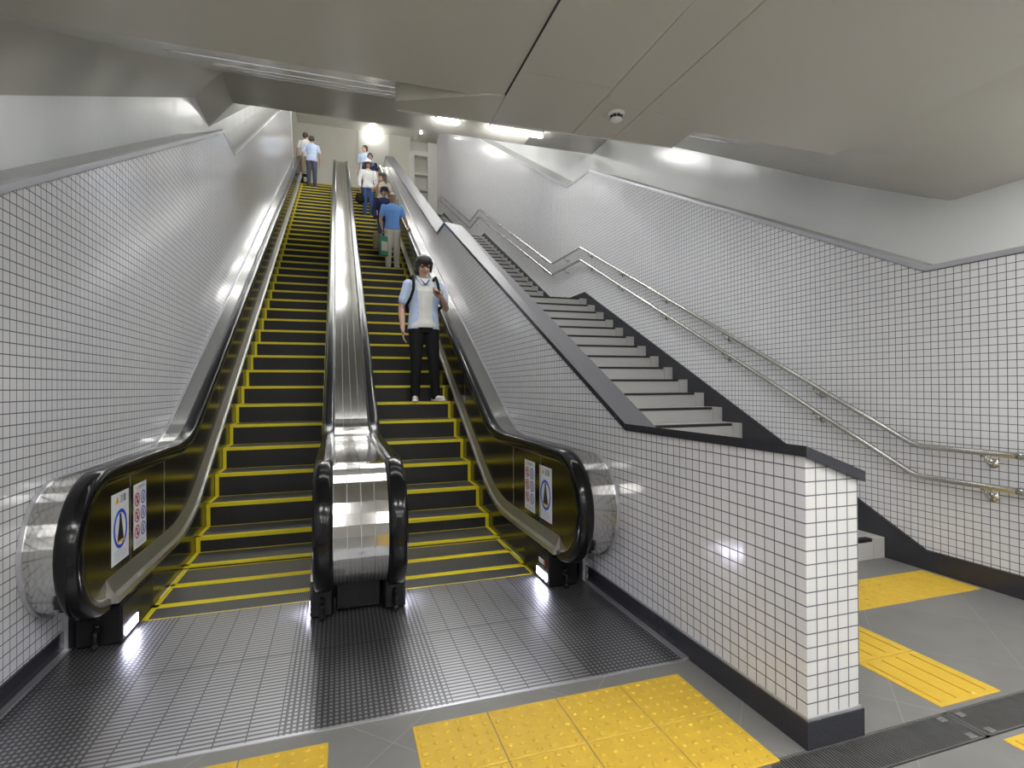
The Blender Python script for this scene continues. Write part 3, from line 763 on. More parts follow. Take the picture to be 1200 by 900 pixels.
def escalator(label, t0, t1, hands, signs):
    """t0, t1 = tread edges; hands = ((x0, x1) left band, (x0, x1) right band)"""
    E = thing('escalator', label, 'escalator', ((t0 + t1)/2, YC, 0))
    inv = Matrix.Translation((-(t0 + t1)/2, -YC, 0))
    made = []
    # steps
    NS = 46
    for n in range(-1, NS):
        y = NY + RUN*n; z = step_z(n) if n >= 0 else 0.0
        zb = step_z(n - 1) if n > 0 else -.01
        if n < 0: y0 = YC; y1 = NY - .002
        else: y0 = y; y1 = y + RUN - .004
        b = MB()
        b.box(t0 + .004, t1 - .004, y0, y1, z - .02, z, 0)
        if n >= 0 and z - zb > .01: b.box(t0 + .004, t1 - .004, y0 + .006, y0 + .05, zb - .03, z - .02, 1)
        b.box(t0 + .02, t1 - .02, y0 + .03, y1, z - .3, z - .02, 1)
        s_ = b.build('step', [M['tread'], M['riser']], E); made.append(s_)
        # yellow edge: front, both sides, down the riser's ends
        b = MB(); e = .0022; w = .034
        if n >= 0:
            b.box(t0 + .002, t1 - .002, y0 - .003, y0 + .046, z - (.029 if z - zb > .05 else .012), z + e)
        else: b.box(t0 + .002, t1 - .002, YC - .004, YC + .014, z - .006, z + e)
        b.box(t0 + .002, t1 - .002, y1 - .016, y1, z - .01, z + e*.7)
        for (xa, xb) in ((t0 + .002, t0 + w), (t1 - w, t1 - .002)):
            b.box(xa, xb, y0, y1, z - .012, z + e)
            if n >= 0 and z - zb > .02: b.box(xa, xb, y0 + .001, y0 + .02, zb, z)
        q = b.build('yellow_edge', M['yellow'], s_)
    # balustrades
    for side, (h0, h1) in zip((-1, 1), hands):
        te = t0 if side < 0 else t1
        inner = h1 if side < 0 else h0
        pi = inner + side*.022                         # face of the panel
        po = pi + side*.03
        # panel
        poly = path(.07)[2:]
        low = mould(.02, 3.60)
        poly = poly + list(reversed([p for p in low]))
        poly = [(y, z) for y, z in poly]
        b = MB(); b.prism(poly, *sorted((pi, po))); pn = b.build('balustrade_panel', M['bronze'], E); made.append(pn)
        b = MB()
        for yy in (3.712, 4.36):
            b.box(*sorted((pi, pi - side*.0022)), yy - .004, yy + .004, .36, .90)
        for k in range(6):
            yy = 6.2 + 2.3*k; zc = (yy - YK)*T30
            b.box(*sorted((pi, pi - side*.0015)), yy - .003, yy + .003, zc + .36, zc + .76)
        b.build('panel_joint', M['steel'], pn)
        # bright bead along the panel rim below the handrail
        x0, x1 = sorted((pi - side*.008, pi + side*.002))
        made.append(sweep('panel_rim', [(x0, .078), (x1, .078), (x1, .092), (x0, .092)], path, M['steel'], E))
        made.append(sweep('handrail', hand_section(h0, h1), path, M['rubber'], E, True, True))
        # inner deck: sloping stainless strip beside the steps
        a = te - side*.014
        sec = [(a, 0), (a, .035), (te + side*.004, .055), (pi + side*.004, .135), (pi + side*.004, .0)]
        dk = sweep('inner_deck', sec, lambda d: mould(d), M['deckstrip'], E); made.append(dk)
        # skirt
        lo = [(y, z - .55) for y, z in mould(0, YC - .2)]; hi = mould(.02, YC - .2)
        b = MB(); b.prism([(YC - .2, .006)] + hi + [(21.0, TOP - .3)] + [(y, max(z, .006)) for y, z in reversed(lo)][:-1], *sorted((te + side*.0005, te + side*.02)))
        made.append(b.build('skirt', M['skirt'], E))
        # foot of the newel with its comb light
        q0, q1 = sorted((inner - side*.03, (h1 if side > 0 else h0) + side*(.085 if abs(h0) > .5 else 0)))
        b = MB(); b.bbox(q0, q1, 3.42, 3.95, .005, .225, .014)
        ft = b.build('newel_foot', M['black'], E); made.append(ft)
        b = MB(); fx = inner - side*.03; b.bbox(*sorted((fx - side*.004, fx + side*.006)), 3.47, 3.66, .030, .085, .003); b.build('comb_light', M['comblight'], ft)
        b = MB(); xk = (q0 + q1)/2
        b.tube([(xk, 3.425, .10), (xk, 3.385, .10), (xk, 3.375, .09), (xk, 3.375, .03)], .012, 10); b.ball((xk, 3.375, .026), (.017, .017, .024)); b.ball((xk, 3.405, .12), (.014, .012, .014))
        b.build('guard_knob', M['black'], ft)
        if signs == side:
            if side < 0: decor_sign_big(pi + .0005, 3.43, 3.68, 1, pn); decor_sign_small(pi + .0005, 3.76, 3.98, 1, pn)
            else:
                decor_sign_big(pi - .0005, 3.49, 3.73, -1, pn); decor_sign_small(pi - .0005, 3.83, 4.06, -1, pn)
                b = MB(); b.bbox(*sorted((fx - .002, fx + .006)), 3.52, 3.62, .13, .165, .002); lb = b.build('small_label', M['sticker'], ft)
                b = MB(); b.box(fx - .0035, fx + .0015, 3.50, 3.515, .13, .165); b.build('label_mark', M['red'], lb)
    for o in made: o.matrix_parent_inverse = inv
    return E, inv
TL = (-1.13, -.145); TR = (.385, 1.395)
EL, invL = escalator('left black-stepped escalator with yellow step edges along the left tiled wall', *TL, ((-1.255, -1.15), (-.135, -.03)), -1)
ER, invR = escalator('right black-stepped escalator with yellow step edges beside the divider wall', *TR, ((.265, .37), (1.405, 1.51)), 1)
# outer decks between handrail and wall
def deck(name, x0, x1, parent, inv, joints=0, dlt=.045):
    secs = []
    o = None
    b = MB(); pa = path(dlt); pb = path(dlt + .05)
    segs = joints + 1; w = (x1 - x0)/segs
    for k in range(segs):
        xa, xb = x0 + k*w + (.0015 if k else 0), x0 + (k + 1)*w - (.0015 if k < segs - 1 else 0)
        b2 = MB(); rs = [[(xa, *pa[i]), (xb, *pa[i]), (xb, *pb[i]), (xa, *pb[i])] for i in range(len(pa))]
        b.rings(rs, 0, False, True, True)
    o = b.build(name, M['chrome'], parent)
    if inv is not None: o.matrix_parent_inverse = inv
    return o
dl = deck('outer_deck', XL + .004, -1.257, EL, invL); dr = deck('outer_deck', 1.512, XD0 - .004, ER, invR)
for (par, inv, x0, x1, xs) in ((EL, invL, XL + .002, -1.257, XL + .012), (ER, invR, 1.512, XD0 - .002, XD0 - .012)):
    w0, w1 = sorted((xs - .010, xs + .010))
    o = sweep('deck_edge', [(w0, .038), (w1, .038), (w1, .10), (w0, .10)], path, M['trim'], par); o.matrix_parent_inverse = inv
DC = thing('center_deck', 'long chrome deck between the handrails of the two escalators', 'escalator deck', (.118, NYC, 0))
invC = Matrix.Translation((-.118, -NYC, 0))
d_ = deck('deck_plate', -.028, .263, DC, invC, 3, .030); 
b = MB(); b.bbox(-.02, .255, 3.50, 3.9, .005, .26, .01)
for k in range(1, 4): b.box(-.02 + .069*k - .003, -.02 + .069*k + .003, 3.496, 3.51, 0, .25)
o = b.build('foot_panel', M['black'], DC); o.matrix_parent_inverse = invC
# ------------------------------------------------------------------ people
M['skin'] = pbr('skin', (.52, .33, .235), .5, 0, .06, 12)
M['skin2'] = pbr('tanned_skin', (.42, .26, .175), .5, 0, .06, 12)
M['hair'] = pbr('black_hair', (.018, .014, .012), .45, 0, .4, 40, .4, 60)
M['hair_brown'] = pbr('brown_hair', (.045, .028, .020), .45, 0, .4, 40, .4, 60)
M['eye'] = pbr('dark_eye', (.02, .015, .012), .2)
M['lip'] = pbr('lip', (.36, .16, .13), .5)
def cloth(name, col, r=.85): return pbr(name, col, r, 0, .10, 14, .35, 18, spec=.2)
M['c_lblue'] = cloth('pale_blue_cloth', (.50, .60, .80)); M['c_tee'] = cloth('off_white_cloth', (.66, .66, .63)); M['c_black'] = cloth('black_cloth', (.014, .014, .016))
M['c_blue'] = cloth('bright_blue_cloth', (.20, .42, .92)); M['c_cream'] = cloth('cream_cloth', (.68, .65, .58)); M['c_navy'] = cloth('navy_cloth', (.022, .025, .075))
M['c_white'] = cloth('white_cloth', (.76, .76, .76)); M['c_jean'] = cloth('blue_denim', (.055, .10, .24)); M['c_beige'] = cloth('beige_cloth', (.44, .38, .30)); M['c_grey'] = cloth('grey_trouser_cloth', (.085, .088, .125))
M['c_khaki'] = cloth('khaki_cloth', (.30, .24, .16)); M['c_green'] = cloth('green_bag_cloth', (.08, .30, .20)); M['c_sky'] = cloth('sky_shirt_cloth', (.48, .62, .80))
M['shoe_white'] = pbr('white_shoe', (.70, .69, .66), .5); M['shoe_dark'] = pbr('dark_shoe', (.03, .028, .026), .4)

def lerp(a, b, t): return Vector(a)*(1 - t) + Vector(b)*t
def hand_prims(b, wrist, d, palm_n, side_dir, L, curl, spread=.12, thumb=1):
    """palm and five separate fingers; d = finger direction, palm_n = palm normal, side_dir = towards the thumb"""
    d = Vector(d).normalized(); pn = Vector(palm_n); pn = (pn - d*pn.dot(d)).normalized(); sd = d.cross(pn)
    if sd.dot(Vector(side_dir)) < 0: sd = -sd
    w = Vector(wrist); P = L*.50
    b.capsule(w, L*.13, w + d*P*.35, L*.16, 12, (pn, .6))
    for k, u in enumerate((.165, .055, -.055, -.16)):
        b.capsule(w + d*P*.25 + sd*(u*.6*L), L*.085, w + d*P + sd*(u*L), L*.075, 10, (pn, .8))
    for k, (u, l) in enumerate(((.165, .42), (.055, .48), (-.055, .45), (-.16, .34))):
        p = w + d*P + sd*(u*L); r = L*.058; ang = 0; dirv = (d + sd*(u*spread*2)).normalized()
        for j, f in enumerate((.42, .33, .25)):
            ang += curl*(.7, 1.1, .9)[j]
            v = dirv*math.cos(ang) + pn*math.sin(ang)
            q = p + v*(l*L*f); b.capsule(p, r, q, r*.9, 8); p = q; r *= .9
    p = w + d*P*.30 + sd*(.15*L)
    v1 = (d*.62 + sd*.7 + pn*.30).normalized(); q = p + v1*(L*.22); b.capsule(p, L*.075, q, L*.064, 8)
    v2 = (d*.85 + sd*.15 + pn*.45).normalized(); b.capsule(q, L*.062, q + v2*(L*.2), L*.052, 8)
def person(label, loc, rz, h, pose, top, bottom, skin='skin', shoes='shoe_dark', hair='hair', voxel=.010, group=None,
           hairstyle='short', short_sleeve=True, head_tilt=0, head_turn=0, jacket=None, hem=.50, female=False, wide=1.0):
    """local axes: facing -y, z up; pose gives elbows, wrists, knees and ankles in units of the height"""
    root = thing('person', label, 'person', loc, rz, group)
    V = lambda p: Vector(p)*h
    P = dict(hipL=(.048, 0, .515), hipR=(-.048, 0, .515), kneeL=(.052, -.008, .285), kneeR=(-.052, -.008, .285), ankL=(.055, .006, .045), ankR=(-.055, .006, .045),
             shL=(.103*wide, .004, .800), shR=(-.103*wide, .004, .800), elL=(.135, .02, .635), elR=(-.135, .02, .635), wrL=(.14, -.02, .495), wrR=(-.14, -.02, .495),
             toeL=(.062, -.085, .014), toeR=(-.062, -.085, .014), handL=(0, -.15, -1), handR=(0, -.15, -1), curlL=.28, curlR=.28, lean=0)
    P.update(pose)
    lean = P['lean']
    def up(p): return Vector((p[0], p[1] + lean*(p[2] - .5), p[2]))*h
    hc = up((0, -.012 - .10*max(0, head_tilt)*.12, .930))
    Rh = Matrix.Rotation(head_turn, 3, 'Z') @ Matrix.Rotation(head_tilt, 3, 'X')
    hd = lambda p: hc + Rh @ (Vector(p)*h)
    tor = [(0, 0, .47, .070, .052), (0, .004, .515, .090, .062), (0, .004, .56, .086, .060), (0, 0, .62, .076*(1.0 if not female else .94), .053), (0, 0, .69, .086, .060), (0, .002, .755, .098*wide, .064), (0, .004, .80, .098*wide, .054), (0, .006, .832, .062, .040), (0, .004, .85, .036, .032)]
    if female: tor[4] = (0, -.006, .69, .080, .066); tor[5] = (0, -.006, .745, .086, .070); tor[6] = (0, .002, .80, .086, .052)
    T = lambda k, a=0.0, e=1.0: (tor[k][0]*h, (tor[k][1] + lean*(tor[k][2] - .5))*h, tor[k][2]*h, (tor[k][3] + a)*h*e, (tor[k][4] + a)*h*e)
    # --- body: one continuous surface
    b = MB()
    b.loft([T(k) for k in range(9)])
    b.capsule(up((0, .006, .835)), .030*h, hc + Vector((0, .010*h, -.035*h)), .029*h)
    # head: skull, jaw, nose, ears, brow, chin
    b.ball(hd((0, .008, .014)), (.046*h, .056*h, .053*h), M=Rh)
    b.ball(hd((0, -.010, -.022)), (.037*h, .043*h, .046*h), M=Rh)
    b.capsule(hd((0, -.045, -.052)), .013*h, hd((0, -.036, -.046)), .02*h)
    b.capsule(hd((0, -.050, .002)), .0055*h, hd((0, -.0605, -.018)), .0085*h)
    for s in (-1, 1):
        b.ball(hd((s*.0465, .008, -.006)), (.006*h, .012*h, .019*h), M=Rh)
        b.ball(hd((s*.020, -.040, -.020)), (.012*h, .012*h, .010*h), M=Rh)
    b.capsule(hd((-.022, -.043, .014)), .010*h, hd((.022, -.043, .014)), .010*h)
    for s in 'LR':
        g = 1 if s == 'L' else -1
        sh, el, wr = up(P['sh' + s]), up(P['el' + s]), up(P['wr' + s])
        b.ball(sh, .030*h); b.capsule(sh, .029*h, el, .0225*h); b.capsule(el, .0225*h, lerp(el, wr, .35), .0225*h); b.capsule(lerp(el, wr, .35), .0225*h, wr, .0145*h)
        pn = P.get('palm' + s, (-g, 0, 0)); th = P.get('thumb' + s, (0, -1, 0))
        hand_prims(b, wr, P['hand' + s], pn, th, .100*h, P['curl' + s])
        hp, kn, an = V(P['hip' + s]), V(P['knee' + s]), V(P['ank' + s])
        b.capsule(hp, .052*h, lerp(hp, kn, .9), .034*h); b.capsule(kn, .033*h, lerp(kn, an, .3), .031*h); b.capsule(lerp(kn, an, .3), .031*h, an, .020*h)
        to = V(P['toe' + s]); b.capsule(an - Vector((0, 0, .02*h)), .02*h, to, .013*h)
    body = remeshed(b, 'body', M[skin], root, voxel*.8, 3)
    # --- face details
    for s in (-1, 1):
        b = MB(); b.ball(hd((s*.019, -.0515, -.001)), (.0075*h, .004*h, .0036*h), 0, 10, 6, Rh); b.build('eye', M['eye'], root)
        b = MB(); b.capsule(hd((s*.010, -.0535, .012)), .0026*h, hd((s*.029, -.049, .012)), .0018*h, 8); b.build('eyebrow', M[hair], root)
    b = MB(); b.capsule(hd((-.012, -.0535, -.036)), .0030*h, hd((.012, -.0535, -.036)), .0030*h, 8); b.build('mouth', M['lip'], root)
    # --- hair
    b = MB()
    if hairstyle == 'cropped':
        b.ball(hd((0, .013, .022)), (.0485*h, .057*h, .050*h), M=Rh)
    else:
        b.ball(hd((0, .014, .026)), (.052*h, .060*h, .052*h), M=Rh)
        b.ball(hd((0, .034, -.006)), (.045*h, .036*h, .044*h), M=Rh)
        for s in (-1, 1): b.ball(hd((s*.043, .012, .010)), (.013*h, .034*h, .030*h), M=Rh)
    if hairstyle in ('fringe', 'bob', 'long'):
        b.ball(hd((0, -.014, .040)), (.053*h, .048*h, .040*h), M=Rh); b.ball(hd((0, .016, .030)), (.058*h, .063*h, .054*h), M=Rh)
        for k in range(-6, 7):
            a = k/6*1.0; b.capsule(hd((.040*math.sin(a), -.040*math.cos(a) + .002, .040)), .013*h, hd((.047*math.sin(a), -.0500*math.cos(a) - .001, .012 + .005*((k*7) % 3 - 1))), .0055*h, 8)
        for s in (-1, 1): b.capsule(hd((s*.048, -.006, .03)), .014*h, hd((s*.046, -.014, -.028)), .009*h, 8)
    if hairstyle in ('bob', 'long'):
        n = -.07 if hairstyle == 'bob' else -.17
        for k in range(-5, 6):
            a = PI/2 + k*.27
            b.capsule(hd((.047*math.cos(a), .016 + .044*math.sin(a), .0)), .016*h, hd((.050*math.cos(a), .020 + .038*math.sin(a), n)), .011*h, 8)
    remeshed(b, 'hair', M[hair], root, voxel*.62, 2)
    # --- trousers
    b = MB(); e = .010
    b.loft([T(k, e*.8) for k in (0, 1)] + [(0, .003*h, .555*h, .089*h, .0635*h)])
    for s in 'LR':
        hp, kn, an = V(P['hip' + s]), V(P['knee' + s]), V(P['ank' + s]) - Vector((0, 0, .012*h)); f = P.get('flare', 1)
        b.capsule(hp, .060*h, kn, .041*h*f); b.capsule(kn, .041*h*f, an, .031*h*f)
    remeshed(b, 'trousers', M[bottom], root, voxel, 3)
    # --- shoes
    for s in 'LR':
        an, to = V(P['ank' + s]), V(P['toe' + s]); b = MB()
        d = (to - an); d.z = 0; d.normalize()
        b.capsule(Vector((an.x, an.y, .024*h)) - d*.012*h, .022*h, Vector((to.x, to.y, .018*h)), .0175*h, 12)
        b.capsule(Vector((an.x, an.y, .032*h)), .023*h, Vector((an.x, an.y, .052*h)), .024*h)
        b.capsule(Vector((an.x, an.y, .007*h)) - d*.016*h, .024*h, Vector((to.x, to.y, .006*h)) + d*.006*h, .022*h, 12, ((0, 0, 1), .32))
        remeshed(b, 'shoe', M[shoes], root, voxel*.7, 2)
    # --- top
    def shirt(nm, mat, e, zlo, sleeve, front_open=False):
        b = MB()
        lo = zlo
        secs = [(0, lean*(lo - .5)*h, lo*h, (.098 + e)*h, (.070 + e)*h), (0, lean*.03*h, .53*h, (.096 + e)*h, (.069 + e)*h)]
        for k in range(2, 8):
            if tor[k][2] > lo + .02: secs.append(T(k, e + (.003 if k < 4 else 0)))
        secs.append((0, (.006 + lean*.34)*h, .846*h, (.040 + e)*h, (.036 + e)*h))
        b.loft(secs, 24)
        for s in 'LR':
            sh, el, wr = up(P['sh' + s]), up(P['el' + s]), up(P['wr' + s])
            b.ball(sh, (.029 + e)*h)
            if sleeve <= 1: b.capsule(sh, (.028 + e)*h, lerp(sh, el, sleeve), (.0255 + e)*h)
            else:
                b.capsule(sh, (.033 + e)*h, el, (.025 + e)*h); b.capsule(el, (.025 + e)*h, lerp(el, wr, sleeve - 1), (.018 + e)*h)
        return remeshed(b, nm, M[mat], root, voxel, 3)
    shirt('shirt', top, .009, hem, .62 if short_sleeve else 1.9)
    return root, up, hd, V
# feet rest on the steps: n = step number
def on_step(n, x, dy=.16): return (x, NY + RUN*n + dy, step_z(n) + .003)

# 1. young man looking at his phone
hN = 1.90
loc = on_step(8, 1.075, .165)
MAN = 'young man in open pale blue shirt, black trousers and white shoes looking at a phone'
root, up, hd, V = person(MAN, loc, .06, hN,
    dict(elR=(-.150, .015, .635), wrR=(-.150, -.030, .488), handR=(.02, -.18, -1), palmR=(1, -.2, 0), thumbR=(.2, -1, 0),
         elL=(.155, -.012, .650), wrL=(.100, -.120, .705), handL=(-.75, -.45, .42), palmL=(-.3, .5, .8), thumbL=(-.2, -.2, .9), curlL=.62,
         ankL=(.082, .0, .045), kneeL=(.066, -.012, .285), toeL=(.118, -.070, .014), ankR=(-.062, .0, .045), kneeR=(-.056, -.008, .285), toeR=(-.078, -.080, .014)),
    'c_tee', 'c_black', 'skin', 'shoe_white', 'hair', .0085, None, 'fringe', True, .30, 0.02, hem=.505)
# open shirt over the tee: two fronts, back and short sleeves
b = MB()
def shell(xa0, zt, zb, sgn):
    rs = []
    secs = [(.835, .060, .042), (.80, .112, .066), (.755, .112, .076), (.69, .103, .074), (.62, .100, .070), (.56, .106, .076), (.495, .112, .080)]
    for (z, rx, ry) in secs:
        ring = []
        open_ = .46 if z < .8 else .62
        for k in range(0, 25):
            a = -PI/2 + open_*(1 if z < .8 else 1.1) + (2*PI - 2*open_)*k/24
            ring.append((rx*math.cos(a)*hN, (.004 + ry*math.sin(a))*hN, z*hN))
        inner = [(x*.955, (y - .004*hN)*.955 + .004*hN, z) for x, y, z in reversed(ring)]
        rs.append(ring + inner)
    b.rings(rs, 0, True, True)
shell(0, 0, 0, 1)
for s in 'LR':
    g = 1 if s == 'L' else -1
    sh = up((g*.103, .004, .800)); el = up((.155, -.012, .650) if g > 0 else (-.150, .015, .635))
    b.ball(sh, .041*hN); b.capsule(sh, .040*hN, lerp(sh, el, .66), .0385*hN)
o = remeshed(b, 'open_shirt', M['c_lblue'], root, .008, 2); tag(o, 'pale blue short-sleeved shirt worn open')
b = MB()
for s in (-1, 1):
    b.capsule((s*.050*hN, -.030*hN, .850*hN), .011*hN, (s*.020*hN, -.064*hN, .800*hN), .009*hN, 8, ((0, 1, 0), .6))
    b.capsule((s*.050*hN, -.030*hN, .850*hN), .011*hN, (s*.030*hN, .035*hN, .858*hN), .011*hN, 8)
o = remeshed(b, 'collar', M['c_lblue'], root, .006, 2)
b = MB(); b.capsule((-.030*hN, -.046*hN, .832*hN), .005*hN, (0, -.070*hN, .795*hN), .005*hN, 8); b.capsule((.030*hN, -.046*hN, .832*hN), .005*hN, (0, -.070*hN, .795*hN), .005*hN, 8)
b.build('neck_trim', M['c_navy'], root)
# phone held in the left hand
wr = up((.100, -.120, .705))
ph = thing('mobile_phone', 'dark mobile phone in the hand of the young man in the open shirt', 'phone', Vector(loc) + Matrix.Rotation(.06, 3, 'Z') @ (wr + Vector((-.085, -.055, .075))), .06)
ph.rotation_euler = (math.radians(-52), 0, .16)
b = MB(); b.bbox(-.033, .033, -.006, .006, -.066, .066, .003); b.build('case', M['black'], ph)
b = MB(); b.box(-.029, .029, .0055, .0068, -.058, .058); b.build('screen', pbr('phone_screen', (.02, .02, .03), .1), ph)
# backpack on his back, straps over the shoulders
bp = thing('backpack', 'black backpack worn by the young man in the open shirt', 'backpack', loc, .06)
b = MB(); b.ball((0, .155*hN*.8 + .06, .70*hN), (.145, .10, .22)); b.ball((0, .19, .62*hN), (.14, .10, .16)); remeshed(b, 'pack', M['c_black'], bp, .012, 4)
for s in (-1, 1):
    b = MB(); pts = [(s*.072*hN, .062*hN, .815*hN), (s*.078*hN, .030*hN, .858*hN), (s*.080*hN, -.022*hN, .858*hN), (s*.082*hN, -.070*hN, .815*hN), (s*.088*hN, -.088*hN, .755*hN), (s*.104*hN, -.076*hN, .70*hN), (s*.122*hN, -.020*hN, .655*hN), (s*.10*hN, .07*hN, .63*hN)]
    for p, q in zip(pts, pts[1:]): b.capsule(p, .021, q, .021, 10, ((0, 1, 0), .45) if abs(q[2] - p[2]) > .02*hN else ((0, 0, 1), .4))
    remeshed(b, 'shoulder_strap', M['c_black'], bp, .007, 2)

# 2. man in the blue T-shirt
hB = 1.665; locB = on_step(21, 1.135, .15)
rB, upB, hdB, VB = person('man in bright blue T-shirt and white trousers holding the right handrail', locB, .05, hB,
    dict(elL=(.160, -.012, .655), wrL=(.186, -.075, .545), handL=(.25, -.75, -.55), palmL=(0, -.3, -1), thumbL=(-1, 0, 0), curlL=.5,
         elR=(-.150, .012, .640), wrR=(-.140, -.045, .505), handR=(.05, -.15, -1), curlR=.9, flare=1.15),
    'c_blue', 'c_cream', 'skin2', 'shoe_white', 'hair', .010, None, 'cropped', True, -.02, .05, wide=1.06)
bg = thing('carrier_bag', 'flat green and white bag hanging beside the white trousers of the man in blue', 'bag', (locB[0] - .195, locB[1] - .10, locB[2] + .25), .5)
b = MB(); b.bbox(-.10, .10, -.035, .035, 0, .42, .012); b.build('bag_body', M['c_green'], bg)
b = MB(); b.bbox(-.075, .075, -.038, -.034, .10, .30, .001); b.build('pale_print', M['c_cream'], bg)
b = MB(); b.tube([(-.05, 0, .41), (-.03, 0, .52), (0, 0, .56), (.03, 0, .52), (.05, 0, .41)], .006, 8); b.build('handle', M['c_cream'], bg)

# 3. person in navy with a dark cap, mostly behind him
locC = on_step(23, 1.02, .15)
rC, upC, hdC, VC = person('person in dark navy top, jeans and dark cap behind the man in blue', locC, 0.1, 1.60,
    dict(elR=(-.15, .0, .64), wrR=(-.12, -.06, .52)), 'c_navy', 'c_jean', 'skin', 'shoe_dark', 'hair', .011, None, 'short', False, .35, .3)
b = MB(); b.ball(hdC((0, .01, .040)), (.056*1.6, .064*1.6, .036*1.6)); b.capsule(hdC((-.02, -.05, .030)), .02*1.6, hdC((.02, -.075, .024)), .02*1.6, 10, ((0, 0, 1), .35)); remeshed(b, 'cap', M['c_navy'], rC, .008, 2)
bc = thing('shoulder_bag', 'brown bag beside the green bag, held by the person in the dark cap', 'bag', (locC[0] - .16, locC[1] - .16, locC[2] + .12), .3)
b = MB(); b.bbox(-.10, .10, -.05, .05, 0, .36, .02); b.build('bag_body', M['c_khaki'], bc)
b = MB(); b.tube([(-.06, 0, .35), (-.04, 0, .52), (.04, 0, .52), (.06, 0, .35)], .007, 8); b.build('handle', M['c_khaki'], bc)

# 4. woman with long hair, arm raised
locD = on_step(28, 1.13, .15)
rD, upD, hdD, VD = person('woman with long dark hair in a beige patterned top, arm raised, face turned aside', locD, -.25, 1.58,
    dict(elR=(-.150, -.055, .690), wrR=(-.060, -.120, .76), handR=(.6, -.2, .5), elL=(.15, .0, .64)), 'c_beige', 'c_beige', 'skin', 'shoe_dark', 'hair_brown', .011, None, 'long', True, .05, -.9, female=True, hem=.44)

# 5. woman in a white sun hat
locE = on_step(32, .845, .15); hE = 1.62
rE, upE, hdE, VE = person('woman in white hat, white long-sleeved top and blue jeans carrying a black bag', locE, .08, hE,
    dict(elR=(-.150, .0, .645), wrR=(-.150, -.05, .51)), 'c_white', 'c_jean', 'skin', 'shoe_dark', 'hair', .011, None, 'bob', False, 0, 0, female=True)
b = MB()
b.ball(hdE((0, .008, .044)), (.064*hE, .074*hE, .052*hE)); b.capsule(hdE((0, .005, .028)), .012*hE, hdE((0, .005, .030)), .012*hE)
b.rings([[hdE((r*math.cos(2*PI*k/28), .006 + r*1.05*math.sin(2*PI*k/28), z)) for k in range(28)] for r, z in ((.050, .034), (.112, .012), (.112, .020), (.050, .050))])
remeshed(b, 'sun_hat', M['c_white'], rE, .008, 1)
b = MB(); pts = [(.048*math.cos(a), -.004 - .050*math.sin(a), .838 - .022*math.sin(a)) for a in [PI*k/12 for k in range(13)]]
b.tube([upE((x*1.1, y*1.25, z)) for x, y, z in pts], .006, 8); b.build('necklace', M['shoe_dark'], rE)
be = thing('handbag', 'black handbag hanging from the hand of the woman in the white hat', 'bag', (locE[0] - .235, locE[1] - .10, locE[2] + .36), .3)
b = MB(); b.ball((0, 0, .13), (.13, .075, .15)); b.ball((0, 0, .07), (.14, .08, .09)); remeshed(b, 'bag_body', M['c_black'], be, .012, 3)
b = MB(); b.tube([(-.07, 0, .24), (-.05, 0, .38), (.05, 0, .38), (.07, 0, .24)], .008, 8); b.build('handle', M['c_black'], be)

# 6 and 7. two more riders at the top
locF = on_step(36, .98, .15)
person('dark-haired person in navy top standing just behind the white hat', locF, .1, 1.62, {}, 'c_navy', 'c_black', 'skin', 'shoe_dark', 'hair', .011, None, 'short', True, .15, -.3)
locG = on_step(39, .88, .15)
person('man in sky blue shirt at the very top of the right escalator', locG, -.5, 1.70, {}, 'c_sky', 'c_grey', 'skin', 'shoe_dark', 'hair', .011, None, 'short', True, 0, -.5)

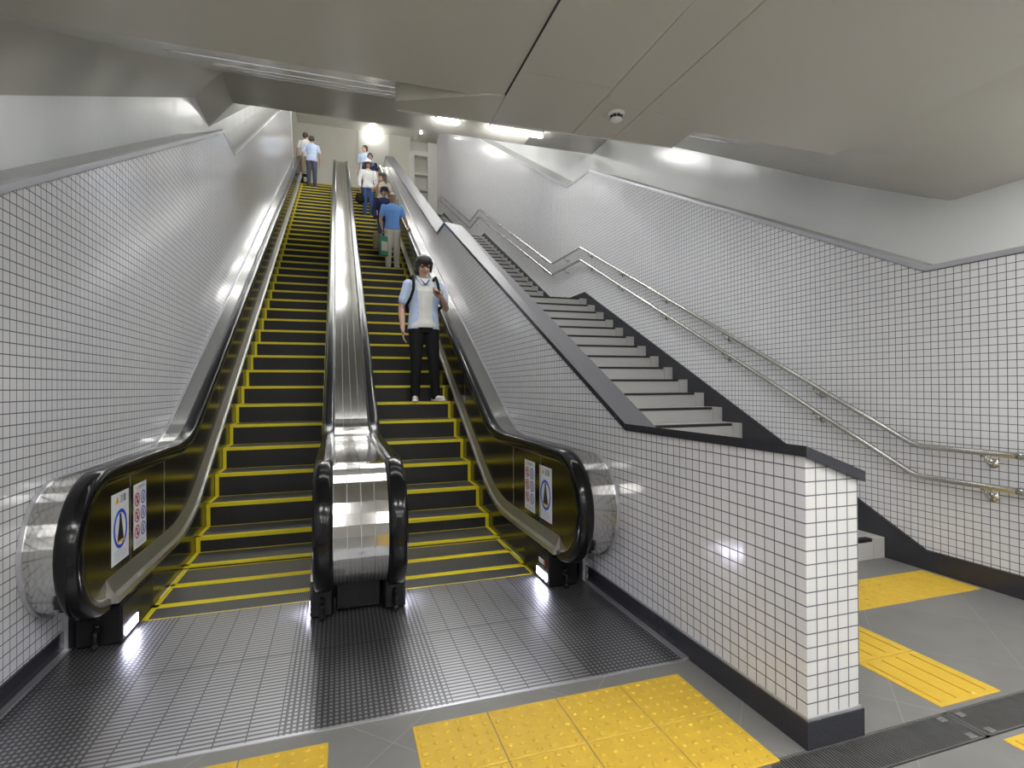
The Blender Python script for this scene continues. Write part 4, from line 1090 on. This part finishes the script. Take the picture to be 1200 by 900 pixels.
# 8 and 9. two men going up, seen from behind
locH = on_step(40, -.80, .12)
person('man with pale blue shirt and grey trousers seen from behind on the left escalator', locH, PI + .05, 1.72,
    dict(elR=(-.150, .0, .64), wrR=(-.145, -.03, .50), elL=(.165, -.02, .64), wrL=(.17, -.09, .55)), 'c_lblue', 'c_grey', 'skin', 'shoe_dark', 'hair', .011, None, 'short', True, .12, -.1)
locI = on_step(42, -1.02, .14)
person('man in white shirt one step above the man in pale blue, on the handrail side', locI, PI + .1, 1.74,
    dict(elL=(.155, -.02, .64), wrL=(.16, -.08, .54)), 'c_white', 'c_beige', 'skin', 'shoe_dark', 'hair_brown', .011, None, 'short', True, 0, -.5)
bs = thing('suitcase', 'small black case standing on a step at the feet of the two men', 'bag', on_step(41, -1.02, .20))
b = MB(); b.bbox(-.12, .12, -.08, .08, .01, .38, .03); b.build('case_body', M['c_black'], bs)
b = MB(); b.tube([(-.05, 0, .37), (-.05, 0, .46), (.05, 0, .46), (.05, 0, .37)], .008, 8); b.build('handle', M['shoe_dark'], bs)
b = MB(); b.bbox(-.05, .05, -.095, -.078, .10, .26, .006); b.build('pale_pocket', M['c_cream'], bs)
EXPOSURE = 1.2
# ------------------------------------------------------------------ camera, world, view
F_PX, YAW, PITCH, ROLL, H = 626., .3147, .006, .006, 1.387
S0 = Vector((math.cos(YAW), -math.sin(YAW), 0))
D0 = Vector((math.sin(YAW)*math.cos(PITCH), math.cos(YAW)*math.cos(PITCH), math.sin(PITCH)))
U0 = S0.cross(D0)
cx = S0*math.cos(ROLL) - U0*math.sin(ROLL); cy = S0*math.sin(ROLL) + U0*math.cos(ROLL); cz = -D0
cam = bpy.data.cameras.new('camera'); co = bpy.data.objects.new('camera', cam); C.objects.link(co)
co.matrix_world = Matrix(((cx.x, cy.x, cz.x, 0), (cx.y, cy.y, cz.y, 0), (cx.z, cy.z, cz.z, H), (0, 0, 0, 1)))
cam.sensor_width = 36; cam.lens = F_PX/1200*36; cam.clip_start = .05; cam.clip_end = 200
sc = bpy.context.scene; sc.camera = co
w = bpy.data.worlds.new('world'); sc.world = w; w.use_nodes = True
w.node_tree.nodes['Background'].inputs[0].default_value = (.9, .95, 1, 1); w.node_tree.nodes['Background'].inputs[1].default_value = .2
sc.view_settings.view_transform = 'Standard'; sc.view_settings.look = 'None'; sc.view_settings.gamma = 1; sc.view_settings.use_curve_mapping = False
sc.view_settings.exposure = EXPOSURE
sc.cycles.use_denoising = True; sc.cycles.max_bounces = 10; sc.cycles.diffuse_bounces = 5; sc.cycles.glossy_bounces = 5
sc.cycles.caustics_reflective = False; sc.cycles.caustics_refractive = False; sc.cycles.sample_clamp_indirect = 6
